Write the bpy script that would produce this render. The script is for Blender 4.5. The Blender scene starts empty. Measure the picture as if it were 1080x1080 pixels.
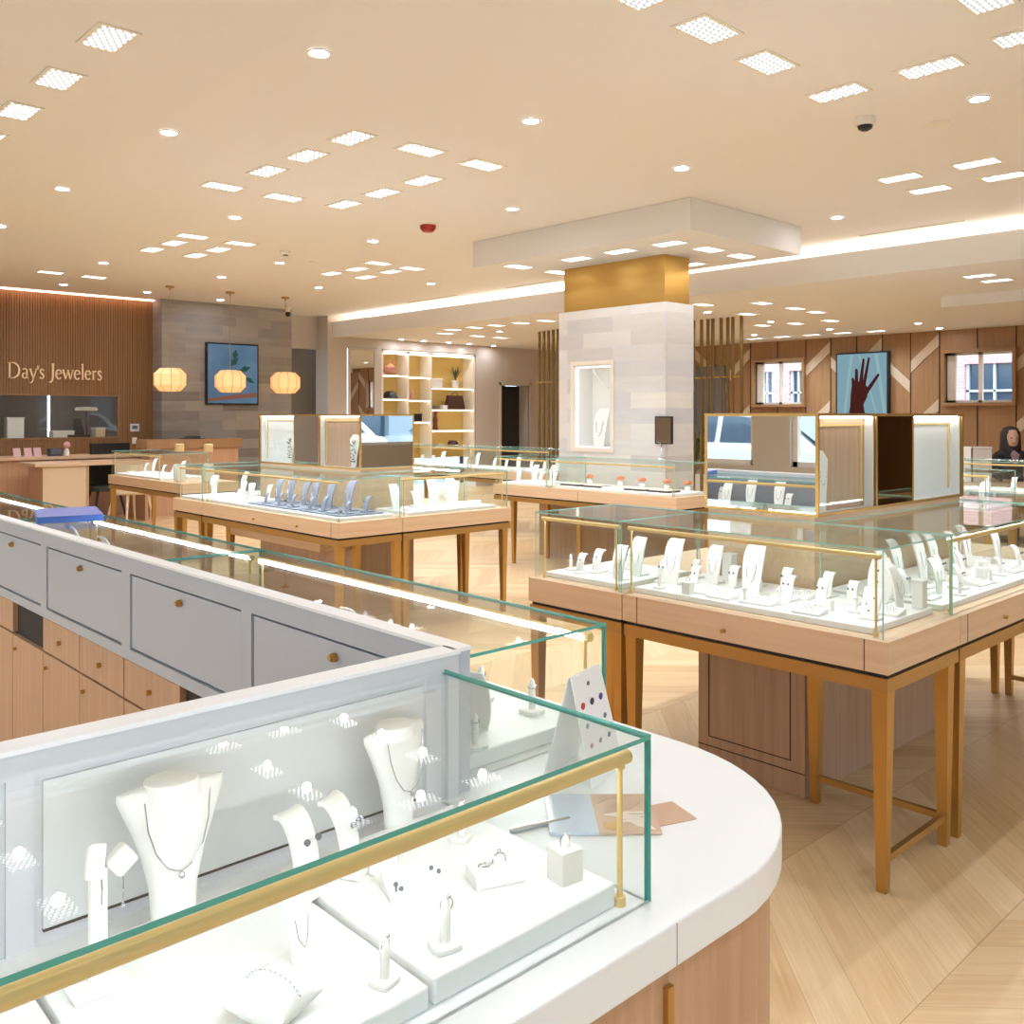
import bpy, math, random
from mathutils import Vector, Matrix
random.seed(7)
S = bpy.context.scene
COL = S.collection

# ------------------------------------------------------------------ camera, world, exposure
cam_d = bpy.data.cameras.new('camera')
cam = bpy.data.objects.new('camera', cam_d); COL.objects.link(cam)
cam.location = (0, 0, 1.45)
cam.rotation_euler = (math.radians(90), 0, math.radians(-43.103))
cam_d.sensor_fit = 'HORIZONTAL'; cam_d.sensor_width = 36
cam_d.lens = 978.0 / 1080 * 36
cam_d.shift_y = (438 - 540) / 1080.0
cam_d.clip_start = 0.02; cam_d.clip_end = 200
S.camera = cam
W = bpy.data.worlds.new('sky'); S.world = W; W.use_nodes = True
wn = W.node_tree; bgn = wn.nodes['Background']
bgn.inputs['Color'].default_value = (0.72, 0.86, 1.0, 1); bgn.inputs['Strength'].default_value = 4.2
S.view_settings.view_transform = 'Standard'; S.view_settings.look = 'None'
S.view_settings.exposure = 0.3; S.view_settings.gamma = 1; S.view_settings.use_curve_mapping = False
cy = S.cycles
cy.max_bounces = 12; cy.diffuse_bounces = 5; cy.glossy_bounces = 5; cy.transmission_bounces = 6
cy.transparent_max_bounces = 48; cy.sample_clamp_indirect = 4; cy.sample_clamp_direct = 0
cy.use_denoising = True; cy.caustics_reflective = False; cy.caustics_refractive = False
K_LAMP = 1.0      # strength of the ceiling fixtures
LAMPC = (.79, .89, 1.0)
K_LED = 0.85       # strength of the strips in the glass cases

# ------------------------------------------------------------------ materials
def srgb(h):
    c = [int(h[i:i+2], 16) / 255 for i in (0, 2, 4)]
    return tuple((x / 12.92 if x <= .04045 else ((x + .055) / 1.055) ** 2.4) for x in c) + (1,)
def newmat(name):
    m = bpy.data.materials.new(name); m.use_nodes = True
    return m, m.node_tree, m.node_tree.nodes['Principled BSDF']
def plain(name, h, rough=.5, metal=0, spec=.5, noise=0):
    m, t, b = newmat(name)
    b.inputs['Base Color'].default_value = srgb(h); b.inputs['Roughness'].default_value = rough
    b.inputs['Metallic'].default_value = metal; b.inputs['Specular IOR Level'].default_value = spec
    if noise:
        n = t.nodes.new('ShaderNodeTexNoise'); n.inputs['Scale'].default_value = 6
        tc = t.nodes.new('ShaderNodeTexCoord'); t.links.new(tc.outputs['Object'], n.inputs['Vector'])
        mx = t.nodes.new('ShaderNodeMix'); mx.data_type = 'RGBA'
        c = srgb(h); mx.inputs[6].default_value = tuple(x * (1 - noise) for x in c[:3]) + (1,); mx.inputs[7].default_value = tuple(min(1, x * (1 + noise)) for x in c[:3]) + (1,)
        t.links.new(n.outputs['Fac'], mx.inputs[0]); t.links.new(mx.outputs[2], b.inputs['Base Color'])
    return m
def emis(name, h, s, sampled=True):
    m, t, b = newmat(name)
    b.inputs['Base Color'].default_value = (0, 0, 0, 1); b.inputs['Specular IOR Level'].default_value = 0
    b.inputs['Emission Color'].default_value = srgb(h); b.inputs['Emission Strength'].default_value = s
    if not sampled: m.cycles.emission_sampling = 'NONE'
    return m
def wood(name, h1, h2, axis='z', rough=.42, sc=1.0, fine=40):
    """straight fine grain running along AXIS"""
    m, t, b = newmat(name); N = t.nodes; L = t.links
    tc = N.new('ShaderNodeTexCoord'); mp = N.new('ShaderNodeMapping')
    s = {'x': (1.2, fine, fine), 'y': (fine, 1.2, fine), 'z': (fine, fine, 1.2)}[axis]
    mp.inputs['Scale'].default_value = tuple(v * sc for v in s)
    n = N.new('ShaderNodeTexNoise'); n.inputs['Scale'].default_value = 1; n.inputs['Detail'].default_value = 4; n.inputs['Distortion'].default_value = .6
    cr = N.new('ShaderNodeValToRGB'); cr.color_ramp.elements[0].position = .3; cr.color_ramp.elements[1].position = .7
    cr.color_ramp.elements[0].color = srgb(h1); cr.color_ramp.elements[1].color = srgb(h2)
    L.new(tc.outputs['Object'], mp.inputs[0]); L.new(mp.outputs[0], n.inputs['Vector']); L.new(n.outputs['Fac'], cr.inputs[0])
    L.new(cr.outputs[0], b.inputs['Base Color']); b.inputs['Roughness'].default_value = rough
    return m
def glass(name='clear_glass', tint=(.975, .992, .985, 1)):
    m = bpy.data.materials.new(name); m.use_nodes = True; t = m.node_tree; N = t.nodes; L = t.links
    N.remove(N['Principled BSDF']); out = N['Material Output']
    lw = N.new('ShaderNodeLayerWeight'); lw.inputs['Blend'].default_value = .5
    pw = N.new('ShaderNodeMath'); pw.operation = 'POWER'; pw.inputs[1].default_value = 5
    f = N.new('ShaderNodeMath'); f.operation = 'MULTIPLY_ADD'; f.inputs[1].default_value = .5; f.inputs[2].default_value = .025
    L.new(lw.outputs['Facing'], pw.inputs[0]); L.new(pw.outputs[0], f.inputs[0])
    tr = N.new('ShaderNodeBsdfTransparent'); tr.inputs[0].default_value = tint
    gl = N.new('ShaderNodeBsdfGlossy'); gl.inputs['Roughness'].default_value = 0.0
    mx = N.new('ShaderNodeMixShader')
    L.new(f.outputs[0], mx.inputs[0]); L.new(tr.outputs[0], mx.inputs[1]); L.new(gl.outputs[0], mx.inputs[2]); L.new(mx.outputs[0], out.inputs[0])
    return m

M = {}
M['glass'] = glass()
M['glass_edge'] = plain('green_glass_edge', '55a89b', .12)
M['glass_edge_thin'] = plain('pale_green_glass_edge', '9fcfc0', .15)
M['white'] = plain('white_acrylic', 'f6f5f2', .45)
M['deck'] = plain('white_solid_surface', 'f2f2f2', .35)
M['lacquer'] = plain('pale_grey_lacquer', 'd2d3d6', .4)
M['lacquer_grey'] = plain('cool_grey_lacquer', 'b9bcc3', .4)
M['cream'] = plain('cream_leatherette', 'f1efe9', .55)
M['greyvelvet'] = plain('blue_grey_leatherette', '878d9b', .6)
M['gap'] = plain('dark_reveal', '3a2f28', .8)
M['ceil'] = plain('warm_white_paint', 'efece8', .75)
M['paint'] = plain('greige_wall_paint', 'cbc1b6', .7)
M['brass'] = plain('brushed_brass', 'c59a58', .36, .8)
M['brassd'] = plain('satin_bronze', 'bd9558', .4, .75)
M['bronze_dark'] = plain('antique_bronze', '8f7448', .36, .85)
M['gold'] = plain('polished_gold_panel', 'd9b268', .3, 1)
M['goldrod'] = plain('satin_gold_rod', 'ecca86', .36, .3)
M['mirror'] = plain('mirror_glass', 'f0f0ee', .01, 1)
M['black'] = plain('black_plastic', '17181b', .4)
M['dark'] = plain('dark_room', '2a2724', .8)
M['oak'] = wood('pale_pink_oak', 'd8b390', 'e4c4a2', 'x')
M['oakv'] = wood('pale_pink_oak_upright', 'b39278', 'c4a389', 'z')
M['oaky'] = wood('pale_pink_oak_along', 'd8b390', 'e4c4a2', 'y')
M['cab'] = wood('tan_oak_upright', 'bd9270', 'cda382', 'z')
M['walnut'] = wood('walnut_slat', '85603c', '9b744b', 'z', .45)
M['panelw'] = wood('caramel_panel', '9b7550', 'ab845c', 'z', .5, fine=14)
M['stripew'] = plain('pale_maple_inlay', 'd3c0a6', .5)
M['desklight'] = plain('pale_birch', 'dcc3a2', .5)
M['led_soft'] = emis('niche_strip', 'fff8ee', 9)
M['led'] = emis('led_strip', 'f8faff', 48 * K_LED)
M['ledwarm'] = emis('warm_led_strip', 'ffeacb', 11)
def lens_mat(name, h, s):
    m = emis(name, h, s); t = m.node_tree; N = t.nodes; L = t.links; b = N['Principled BSDF']
    tc = N.new('ShaderNodeTexCoord'); sx = N.new('ShaderNodeSeparateXYZ'); L.new(tc.outputs['Object'], sx.inputs[0])
    def mth(op, a, c=None):
        n = N.new('ShaderNodeMath'); n.operation = op
        for i, v in enumerate((a, c)):
            if v is None: continue
            if isinstance(v, (int, float)): n.inputs[i].default_value = v
            else: L.new(v, n.inputs[i])
        return n.outputs[0]
    P_ = .035                                   # pitch of the round openings, every other row shifted by half
    v = mth('DIVIDE', sx.outputs[1], P_ * .87); row = mth('FLOOR', v); fv = mth('MULTIPLY', mth('SUBTRACT', mth('FRACT', v), .5), .87)
    sh = mth('MULTIPLY', mth('MODULO', mth('ABSOLUTE', row), 2), .5)
    fu = mth('SUBTRACT', mth('FRACT', mth('ADD', mth('DIVIDE', sx.outputs[0], P_), sh)), .5)
    d = mth('ADD', mth('MULTIPLY', fu, fu), mth('MULTIPLY', fv, fv))
    L.new(mth('ADD', mth('MULTIPLY', mth('LESS_THAN', d, .085), s), .6), b.inputs['Emission Strength'])
    return m
M['lens'] = lens_mat('lamp_lens', 'fffaf4', 6)

M['cove'] = emis('cove_light', 'ffeedd', 7)
M['trimw'] = plain('white_fixture_trim', 'efe9df', .5)
M['silver'] = plain('silver', 'd8d8dc', .15, 1)
M['gem'] = plain('grey_gemstones', '6f7480', .1, .3)
M['skin'] = plain('skin', 'c0957c', .5)
M['leaf'] = plain('green_leaf', '3d5a2c', .5)

def stone(name, dark=False):
    m, t, b = newmat(name); N = t.nodes; L = t.links
    tc = N.new('ShaderNodeTexCoord'); sx = N.new('ShaderNodeSeparateXYZ'); L.new(tc.outputs['Object'], sx.inputs[0])
    ad = N.new('ShaderNodeMath'); ad.operation = 'ADD'; L.new(sx.outputs[0], ad.inputs[0]); L.new(sx.outputs[1], ad.inputs[1])
    cb = N.new('ShaderNodeCombineXYZ'); L.new(ad.outputs[0], cb.inputs[0]); L.new(sx.outputs[2], cb.inputs[1])
    br = N.new('ShaderNodeTexBrick'); br.inputs['Scale'].default_value = 1; br.inputs['Mortar Size'].default_value = .0012
    br.inputs['Brick Width'].default_value = .62; br.inputs['Row Height'].default_value = .152; br.offset = .37; br.squash = 1
    br.inputs['Color1'].default_value = (0, 0, 0, 1); br.inputs['Color2'].default_value = (1, 1, 1, 1); br.inputs['Mortar'].default_value = (.5, .5, .5, 1); br.inputs['Bias'].default_value = 0
    L.new(cb.outputs[0], br.inputs['Vector'])
    n = N.new('ShaderNodeTexNoise'); n.inputs['Scale'].default_value = 3; n.inputs['Detail'].default_value = 6
    mp = N.new('ShaderNodeMapping'); mp.inputs['Scale'].default_value = (1, 6, 1); L.new(cb.outputs[0], mp.inputs[0]); L.new(mp.outputs[0], n.inputs['Vector'])
    mixv = N.new('ShaderNodeMath'); mixv.operation = 'MULTIPLY_ADD'; mixv.inputs[1].default_value = .75
    sc = N.new('ShaderNodeMath'); sc.operation = 'MULTIPLY'; sc.inputs[1].default_value = .25
    L.new(n.outputs['Fac'], sc.inputs[0]); L.new(br.outputs['Color'], mixv.inputs[0]); L.new(sc.outputs[0], mixv.inputs[2])
    cr = N.new('ShaderNodeValToRGB'); e = cr.color_ramp.elements
    cols = ('7b7876', 'a39d97', '8f8d8c', 'b4aca2') if dark else ('c4bdb8', 'dcd3c8', 'cbc8c8', 'e4dcd2')
    e[0].position = .1; e[0].color = srgb(cols[0]); e[1].position = .9; e[1].color = srgb(cols[3])
    for p, c in ((.4, cols[1]), (.65, cols[2])):
        x = e.new(p); x.color = srgb(c)
    L.new(mixv.outputs[0], cr.inputs[0]); L.new(cr.outputs[0], b.inputs['Base Color']); b.inputs['Roughness'].default_value = .6
    return m
M['stone'] = stone('limestone_planks'); M['stoned'] = stone('grey_stone_planks', True)

def floor_mat():
    m, t, b = newmat('oak_chevron_floor'); N = t.nodes; L = t.links
    def mth(op, a, b_=None, c=None):
        n = N.new('ShaderNodeMath'); n.operation = op
        for i, v in enumerate((a, b_, c)):
            if v is None: continue
            if isinstance(v, (int, float)): n.inputs[i].default_value = v
            else: L.new(v, n.inputs[i])
        return n.outputs[0]
    tc = N.new('ShaderNodeTexCoord'); sx = N.new('ShaderNodeSeparateXYZ'); L.new(tc.outputs['Object'], sx.inputs[0])
    WD, PW = .62, .19
    v = mth('DIVIDE', mth('SUBTRACT', sx.outputs[1], .98), WD)
    col = mth('FLOOR', v); fr = mth('FRACT', v)
    par = mth('PINGPONG', v, 1.0)
    y = mth('MULTIPLY', par, WD)
    u = mth('DIVIDE', mth('SUBTRACT', sx.outputs[0], y), PW)
    pl = mth('FLOOR', u); fu = mth('FRACT', u)
    idc = N.new('ShaderNodeCombineXYZ'); L.new(pl, idc.inputs[0]); L.new(col, idc.inputs[1])
    wn_ = N.new('ShaderNodeTexWhiteNoise'); wn_.noise_dimensions = '2D'; L.new(idc.outputs[0], wn_.inputs[0])
    # grain stretched along the plank
    gv = N.new('ShaderNodeCombineXYZ'); L.new(mth('MULTIPLY', u, 3.4), gv.inputs[0]); L.new(mth('MULTIPLY', par, .9), gv.inputs[1]); L.new(mth('MULTIPLY', wn_.outputs[0], 20), gv.inputs[2])
    ns = N.new('ShaderNodeTexNoise'); ns.inputs['Scale'].default_value = 2.2; ns.inputs['Detail'].default_value = 5; ns.inputs['Distortion'].default_value = 1.2; L.new(gv.outputs[0], ns.inputs['Vector'])
    k = mth('ADD', mth('MULTIPLY', ns.outputs['Fac'], .6), mth('MULTIPLY', wn_.outputs[0], .4))
    cr = N.new('ShaderNodeValToRGB'); e = cr.color_ramp.elements
    e[0].position = .2; e[0].color = srgb('c49f72'); e[1].position = .8; e[1].color = srgb('e6c99e')
    x = e.new(.5); x.color = srgb('d8b587')
    L.new(k, cr.inputs[0])
    s1 = mth('LESS_THAN', fu, .012); s2 = mth('LESS_THAN', fr, .005); sm = mth('MAXIMUM', s1, s2)
    mx = N.new('ShaderNodeMix'); mx.data_type = 'RGBA'; mx.inputs[7].default_value = srgb('9c7850')
    L.new(mth('MULTIPLY', sm, .6), mx.inputs[0]); L.new(cr.outputs[0], mx.inputs[6]); L.new(mx.outputs[2], b.inputs['Base Color'])
    b.inputs['Roughness'].default_value = .42
    return m
M['floor'] = floor_mat()

def brick_mat():
    m, t, b = newmat('pink_painted_brick'); N = t.nodes; L = t.links
    tc = N.new('ShaderNodeTexCoord'); sx = N.new('ShaderNodeSeparateXYZ'); L.new(tc.outputs['Object'], sx.inputs[0])
    cb = N.new('ShaderNodeCombineXYZ'); L.new(sx.outputs[1], cb.inputs[0]); L.new(sx.outputs[2], cb.inputs[1])
    br = N.new('ShaderNodeTexBrick'); br.inputs['Scale'].default_value = 1; br.inputs['Brick Width'].default_value = .25; br.inputs['Row Height'].default_value = .085; br.inputs['Mortar Size'].default_value = .008
    br.inputs['Color1'].default_value = srgb('d6aaa6'); br.inputs['Color2'].default_value = srgb('cb9a96'); br.inputs['Mortar'].default_value = srgb('dcc4c0')
    L.new(cb.outputs[0], br.inputs['Vector']); L.new(br.outputs['Color'], b.inputs['Base Color']); b.inputs['Roughness'].default_value = .9
    return m
M['brick'] = brick_mat()

# ------------------------------------------------------------------ mesh builder
class MB:
    def __init__(s): s.v = []; s.f = []; s.m = []; s.X = None
    def add(s, vs, fs, mi=0):
        o = len(s.v)
        for p in vs:
            p = Vector(p)
            if s.X is not None: p = s.X @ p
            s.v.append(p)
        for k, f in enumerate(fs):
            s.f.append([i + o for i in f]); s.m.append(mi[k] if isinstance(mi, (list, tuple)) else mi)
        return s
    def box(s, a, b, mi=0):
        x0, y0, z0 = (min(a[i], b[i]) for i in range(3)); x1, y1, z1 = (max(a[i], b[i]) for i in range(3))
        return s.add([(x0,y0,z0),(x1,y0,z0),(x1,y1,z0),(x0,y1,z0),(x0,y0,z1),(x1,y0,z1),(x1,y1,z1),(x0,y1,z1)],
                     [(0,3,2,1),(4,5,6,7),(0,1,5,4),(1,2,6,5),(2,3,7,6),(3,0,4,7)], mi)
    def pane(s, a, b, t_axis, mi=0, me=1):
        """a glass sheet: clear big faces, green rims; t_axis = thin axis index"""
        o = len(s.f); s.box(a, b)
        ax = {0: (5, 3), 1: (2, 4), 2: (0, 1)}[t_axis]
        for k in range(6): s.m[o + k] = mi if k in ax or (k == 0 and t_axis < 2) or (k == 4 and t_axis == 0) else me
        return s
    def ring(s, pts_list, close=True, cap=True, mi=0):
        n = len(pts_list[0]); vs = [p for r in pts_list for p in r]; fs = []
        for j in range(len(pts_list) - 1):
            for i in range(n if close else n - 1):
                k = (i + 1) % n
                fs.append((j*n+i, j*n+k, (j+1)*n+k, (j+1)*n+i))
        if cap and close:
            fs.append(tuple(reversed(range(n)))); fs.append(tuple(range((len(pts_list)-1)*n, len(pts_list)*n)))
        return s.add(vs, fs, mi)
    def cyl(s, c, r, h, n=16, axis='z', r2=None, mi=0):
        r2 = r if r2 is None else r2; rr = []
        for rad, t in ((r, 0), (r2, h)):
            ring = []
            for i in range(n):
                a = 2*math.pi*i/n; u, v = rad*math.cos(a), rad*math.sin(a)
                ring.append({'z': (c[0]+u, c[1]+v, c[2]+t), 'x': (c[0]+t, c[1]+u, c[2]+v), 'y': (c[0]+v, c[1]+t, c[2]+u)}[axis])
            rr.append(ring)
        return s.ring(rr, mi=mi)
    def lathe(s, prof, n=20, c=(0,0,0), mi=0, sx=1, sy=1):
        return s.ring([[(c[0]+r*sx*math.cos(2*math.pi*i/n), c[1]+r*sy*math.sin(2*math.pi*i/n), c[2]+z) for i in range(n)] for r, z in prof], mi=mi)
    def tube(s, pts, r, n=8, mi=0, closed=False):
        pts = [Vector(p) for p in pts]; rings = []; up = Vector((0, 0, 1)); N_ = len(pts)
        for i, p in enumerate(pts):
            if closed: d = pts[(i+1) % N_] - pts[i-1]
            else: d = pts[min(i+1, N_-1)] - pts[max(i-1, 0)]
            d.normalize(); a = d.cross(up)
            if a.length < 1e-3: a = d.cross(Vector((0, 1, 0)))
            a.normalize(); b = d.cross(a); rad = r[i] if isinstance(r, (list, tuple)) else r
            rings.append([p + a*rad*math.cos(2*math.pi*k/n) + b*rad*math.sin(2*math.pi*k/n) for k in range(n)])
        if closed: rings.append(rings[0])
        return s.ring(rings, cap=not closed, mi=mi)
    def prism(s, poly, z0, z1, mi=0, ax='z'):
        f = {'z': lambda p, z: (p[0], p[1], z), 'y': lambda p, z: (p[0], z, p[1]), 'x': lambda p, z: (z, p[0], p[1])}[ax]
        return s.ring([[f(p, z0) for p in poly], [f(p, z1) for p in poly]], mi=mi)
    def sphere(s, c, r, n=12, mi=0, sc=(1,1,1)):
        m = n // 2 + 1
        return s.ring([[(c[0]+sc[0]*r*math.sin(max(.02, math.pi*j/m))*math.cos(2*math.pi*i/n) if j < m else c[0]+sc[0]*r*.02*math.cos(2*math.pi*i/n),
                         c[1]+sc[1]*r*math.sin(max(.02, math.pi*j/m))*math.sin(2*math.pi*i/n) if j < m else c[1]+sc[1]*r*.02*math.sin(2*math.pi*i/n),
                         c[2]-sc[2]*r*math.cos(math.pi*j/m)) for i in range(n)] for j in range(m+1)], mi=mi)
    def build(s, name, mats, parent=None, bevel=0, smooth=False, seg=2):
        me = bpy.data.meshes.new(name); me.from_pydata([tuple(v) for v in s.v], [], s.f)
        if not isinstance(mats, (list, tuple)): mats = [mats]
        for x in mats: me.materials.append(M[x] if isinstance(x, str) else x)
        me.polygons.foreach_set('material_index', s.m)
        if smooth:
            me.polygons.foreach_set('use_smooth', [True] * len(me.polygons)); me.update(); me.set_sharp_from_angle(angle=math.radians(42))
        me.update()
        o = bpy.data.objects.new(name, me); COL.objects.link(o)
        if parent is not None: o.parent = parent
        if bevel:
            b = o.modifiers.new('edge', 'BEVEL'); b.width = bevel; b.segments = seg; b.limit_method = 'ANGLE'
        return o
def box(name, a, b, mat, parent=None, bevel=0): return MB().box(a, b).build(name, mat, parent, bevel)
def tag(o, label=None, cat=None, group=None, kind=None):
    if label: o['label'] = label
    if cat: o['category'] = cat
    if group: o['group'] = group
    if kind: o['kind'] = kind
    return o
def thing(name, label, cat, loc=(0,0,0), rz=0, group=None, sc=1):
    o = bpy.data.objects.new(name, None); COL.objects.link(o); o.empty_display_size = .1
    o.location = loc; o.rotation_euler = (0, 0, rz); o.scale = (sc, sc, sc)
    return tag(o, label, cat, group)

def struct(o): return tag(o, kind='structure')
def sbox(name, a, b, mat, bevel=0): return struct(box(name, a, b, mat, None, bevel))
def dup(root, label, group, loc, rz, sc=1):
    c = root.copy(); COL.objects.link(c); c.location = loc; c.rotation_euler = (0, 0, rz); c.scale = (sc, sc, sc)
    c['label'] = label
    if group: c['group'] = group
    elif 'group' in c: del c['group']
    for ch in list(root.children):
        k = ch.copy(); COL.objects.link(k); k.parent = c
        for g in list(ch.children):
            q = g.copy(); COL.objects.link(q); q.parent = k
    return c
PI = math.pi
FACE = {'-y': 0, '+x': PI/2, '+y': PI, '-x': -PI/2}

# ------------------------------------------------------------------ room shell
CZ, LZ = 3.24, 2.88
sbox('floor', (-3.1, -4.1, -.08), (16.1, 15.6, 0), 'floor')
sbox('ceiling', (2.3, -4.1, CZ), (9.22, 15.6, CZ + .1), 'ceil')
sbox('ceiling_window_side', (-3.1, -4.1, CZ - .03), (2.3, 15.6, CZ + .1), 'ceil')
# bulkhead lip with the cove trough behind it, then the lower ceiling
sbox('trim_1', (9.05, -4.1, LZ - .02), (9.17, 14.4, 3.13), 'ceil')
sbox('ceiling_lower', (9.17, -4.1, LZ), (16.1, 14.4, LZ + .1), 'ceil')
sbox('trim_2', (9.62, -4.1, LZ + .1), (9.68, 14.4, CZ + .1), 'ceil')
sbox('ceiling_cove_top', (9.22, -4.1, CZ), (9.68, 14.4, CZ + .1), 'ceil')
t = tag(box('cove_light', (9.2, -4, 3.10), (9.6, 14.1, 3.12), 'cove'), 'long glowing light strip in the ceiling cove above the bulkhead', 'cove light')
# soffit round the column
sbox('ceiling_soffit', (6.26, 4.55, 2.972), (8.02, 7.28, CZ - .001), 'ceil', .004)
sbox('ceiling_soffit_east', (11.4, -4.0, 2.75), (15.9, 4.62, LZ - .001), 'ceil')

# sign wall (north) with slats, an opening into the workshop
def slats(name, x0, x1, z0, z1):
    b = MB(); n = int((x1 - x0) / .034)
    b.box((x0, 14.412, z0), (x1, 14.45, z1))
    for i in range(n):
        x = x0 + (x1 - x0) * (i + .5) / n
        b.box((x - .0125, 14.40, z0), (x + .0125, 14.428, z1))
    return struct(b.build(name, 'walnut'))
slats('wall_north_slats', 1.6, 5.26, 1.74, CZ - .01)
slats('wall_north_slats_below', 1.6, 5.26, .0, 1.12)
slats('wall_north_slats_right', 5.262, 5.80, .0, CZ - .01)
sbox('wall_north', (-3.1, 14.4, 0), (1.6, 14.6, CZ), 'paint')
struct(MB().box((1.6, 14.39, 1.735), (5.30, 14.46, 1.765)).box((1.6, 14.39, 1.095), (5.30, 14.46, 1.125)).box((5.26, 14.39, 1.125), (5.295, 14.46, 1.735)).build('trim_3', 'walnut'))
tag(box('wall_washer', (1.6, 14.30, CZ - .02), (5.78, 14.36, CZ - .002), emis('pink_led', 'ffc9b0', 5)), 'thin pinkish light strip along the top of the slatted wall', 'light strip')
# workshop behind the opening
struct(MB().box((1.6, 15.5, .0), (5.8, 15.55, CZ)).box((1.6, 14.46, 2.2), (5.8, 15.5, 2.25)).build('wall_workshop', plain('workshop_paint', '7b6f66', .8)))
struct(MB().pane((1.6, 14.41, 1.125), (5.26, 14.416, 1.735), 1).build('window_5', ['glass', 'glass_edge']))
# stone wall block
sbox('wall_north_stone', (5.80, 14.06, 0), (8.03, 14.6, CZ - .001), 'stoned')
# recess with dark doorway, then the long painted wall
struct(MB().box((8.03, 14.75, 2.65), (8.95, 14.85, CZ)).build('wall_recess', 'paint'))
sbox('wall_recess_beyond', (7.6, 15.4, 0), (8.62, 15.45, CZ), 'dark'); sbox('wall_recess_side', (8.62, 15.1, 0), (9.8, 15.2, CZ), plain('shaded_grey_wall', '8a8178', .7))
struct(MB().box((8.95, 14.40, 0), (9.36, 14.8, CZ)).box((9.36, 14.40, 2.70), (16.1, 14.8, CZ)).box((12.46, 14.40, 0), (13.15, 14.8, 2.70))
       .box((13.15, 14.40, 2.09), (13.98, 14.8, 2.70)).box((13.98, 14.40, 0), (16.1, 14.8, 2.70)).box((10.0, 14.40, 0), (10.12, 14.8, 2.70)).box((9.36, 14.40, 0), (10.0, 14.8, .6)).build('wall_north_display', 'paint'))
struct(MB().box((13.10, 14.37, 0), (13.15, 14.42, 2.14)).box((13.98, 14.37, 0), (14.03, 14.42, 2.14)).box((13.10, 14.37, 2.09), (14.03, 14.42, 2.14)).build('trim_4', 'paint'))
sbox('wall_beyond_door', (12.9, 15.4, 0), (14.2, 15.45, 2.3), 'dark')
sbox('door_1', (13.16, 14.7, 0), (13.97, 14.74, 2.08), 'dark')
# east wall: caramel panels with two windows
wb = MB()
def wall_with_holes(b, y0, y1, z0, z1, holes, xa, xb):
    ys = sorted({y0, y1} | {h[0] for h in holes} | {h[1] for h in holes})
    for a, c in zip(ys[:-1], ys[1:]):
        hs = sorted([h for h in holes if h[0] <= a + 1e-6 and h[1] >= c - 1e-6], key=lambda h: h[2])
        z = z0
        for h in hs:
            b.box((xa, a, z), (xb, c, h[2])); z = h[3]
        b.box((xa, a, z), (xb, c, z1))
wins = [(9.02, 10.06, 1.66, 2.49), (5.34, 6.40, 1.66, 2.49)]
wall_with_holes(wb, -4.1, 14.4, 0, LZ, wins, 16.0, 16.2)
struct(wb.build('wall_east', 'panelw'))
sm = MB()
for y in (12.02, 11.52, 11.02, 10.70, 10.18, 8.98, 8.48, 7.98, 7.5, 7.0, 6.51, 5.31, 4.8, 4.3, 3.8, 3.3): sm.box((15.992, y - .008, 0), (16.002, y + .008, LZ))
for y in (9.58, 5.90):
    sm.box((15.992, y - .008, 2.52), (16.002, y + .008, LZ)); sm.box((15.992, y - .008, 0), (16.002, y + .008, 1.62))
struct(sm.build('trim_5', 'gap'))
st = MB()
def stripe(y0, y1, za, zb, th):  # parallelogram from (y0, za) to (y1, zb)
    st.prism([(y0, za), (y1, zb), (y1, zb + th), (y0, za + th)], 15.984, 15.998, ax='x')
for y0, y1, za, zb in ((8.97, 8.49, 2.19, 2.61), (8.47, 7.99, 2.33, 1.86), (7.97, 7.51, 2.19, 2.62), (7.49, 7.01, 2.31, 1.84), (6.99, 6.52, 2.19, 2.63), (10.69, 10.19, 2.12, 2.57),
                      (11.01, 10.71, 2.13, 1.88), (11.5, 11.03, 2.62, 2.2), (5.30, 4.81, 2.14, 2.58), (4.79, 4.31, 2.31, 1.84), (4.29, 3.81, 2.14, 2.58),
                      (8.97, 8.49, 1.08, 1.52), (7.97, 7.51, 1.08, 1.52), (6.99, 6.52, 1.09, 1.53), (10.69, 10.19, 1.03, 1.46), (5.30, 4.81, 1.14, 1.58), (4.79, 4.31, 1.28, .84)):
    stripe(y0, y1, za, zb, .2)
struct(st.build('trim_6', 'stripew'))
def window_east(n, y0, y1, z0, z1, wave):
    b = MB(); t_ = .05
    b.box((15.9, y0 - .05, z0 - .05), (16.1, y1 + .05, z0)).box((15.9, y0 - .05, z1), (16.1, y1 + .05, z1 + .05)).box((15.9, y0 - .05, z0), (16.1, y0, z1)).box((15.9, y1, z0), (16.1, y1 + .05, z1))
    fr = struct(b.build('window_%d' % n, 'panelw'))
    c = MB(); ym = (y0 + y1) / 2
    for a, d in ((y0, y0 + .04), (ym - .03, ym + .03), (y1 - .14, y1)): c.box((16.04, a, z0), (16.1, d, z1))
    c.box((16.04, y0, z0), (16.1, y1, z0 + .04)).box((16.04, y0, z1 - .04), (16.1, y1, z1))
    c.build('window_sash', 'trimw', fr)
    MB().pane((16.06, y0, z0), (16.066, y1, z1), 0).build('window_pane', ['glass', 'glass_edge'], fr)
window_east(1, *wins[0], 1); window_east(2, *wins[1], 0)
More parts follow.
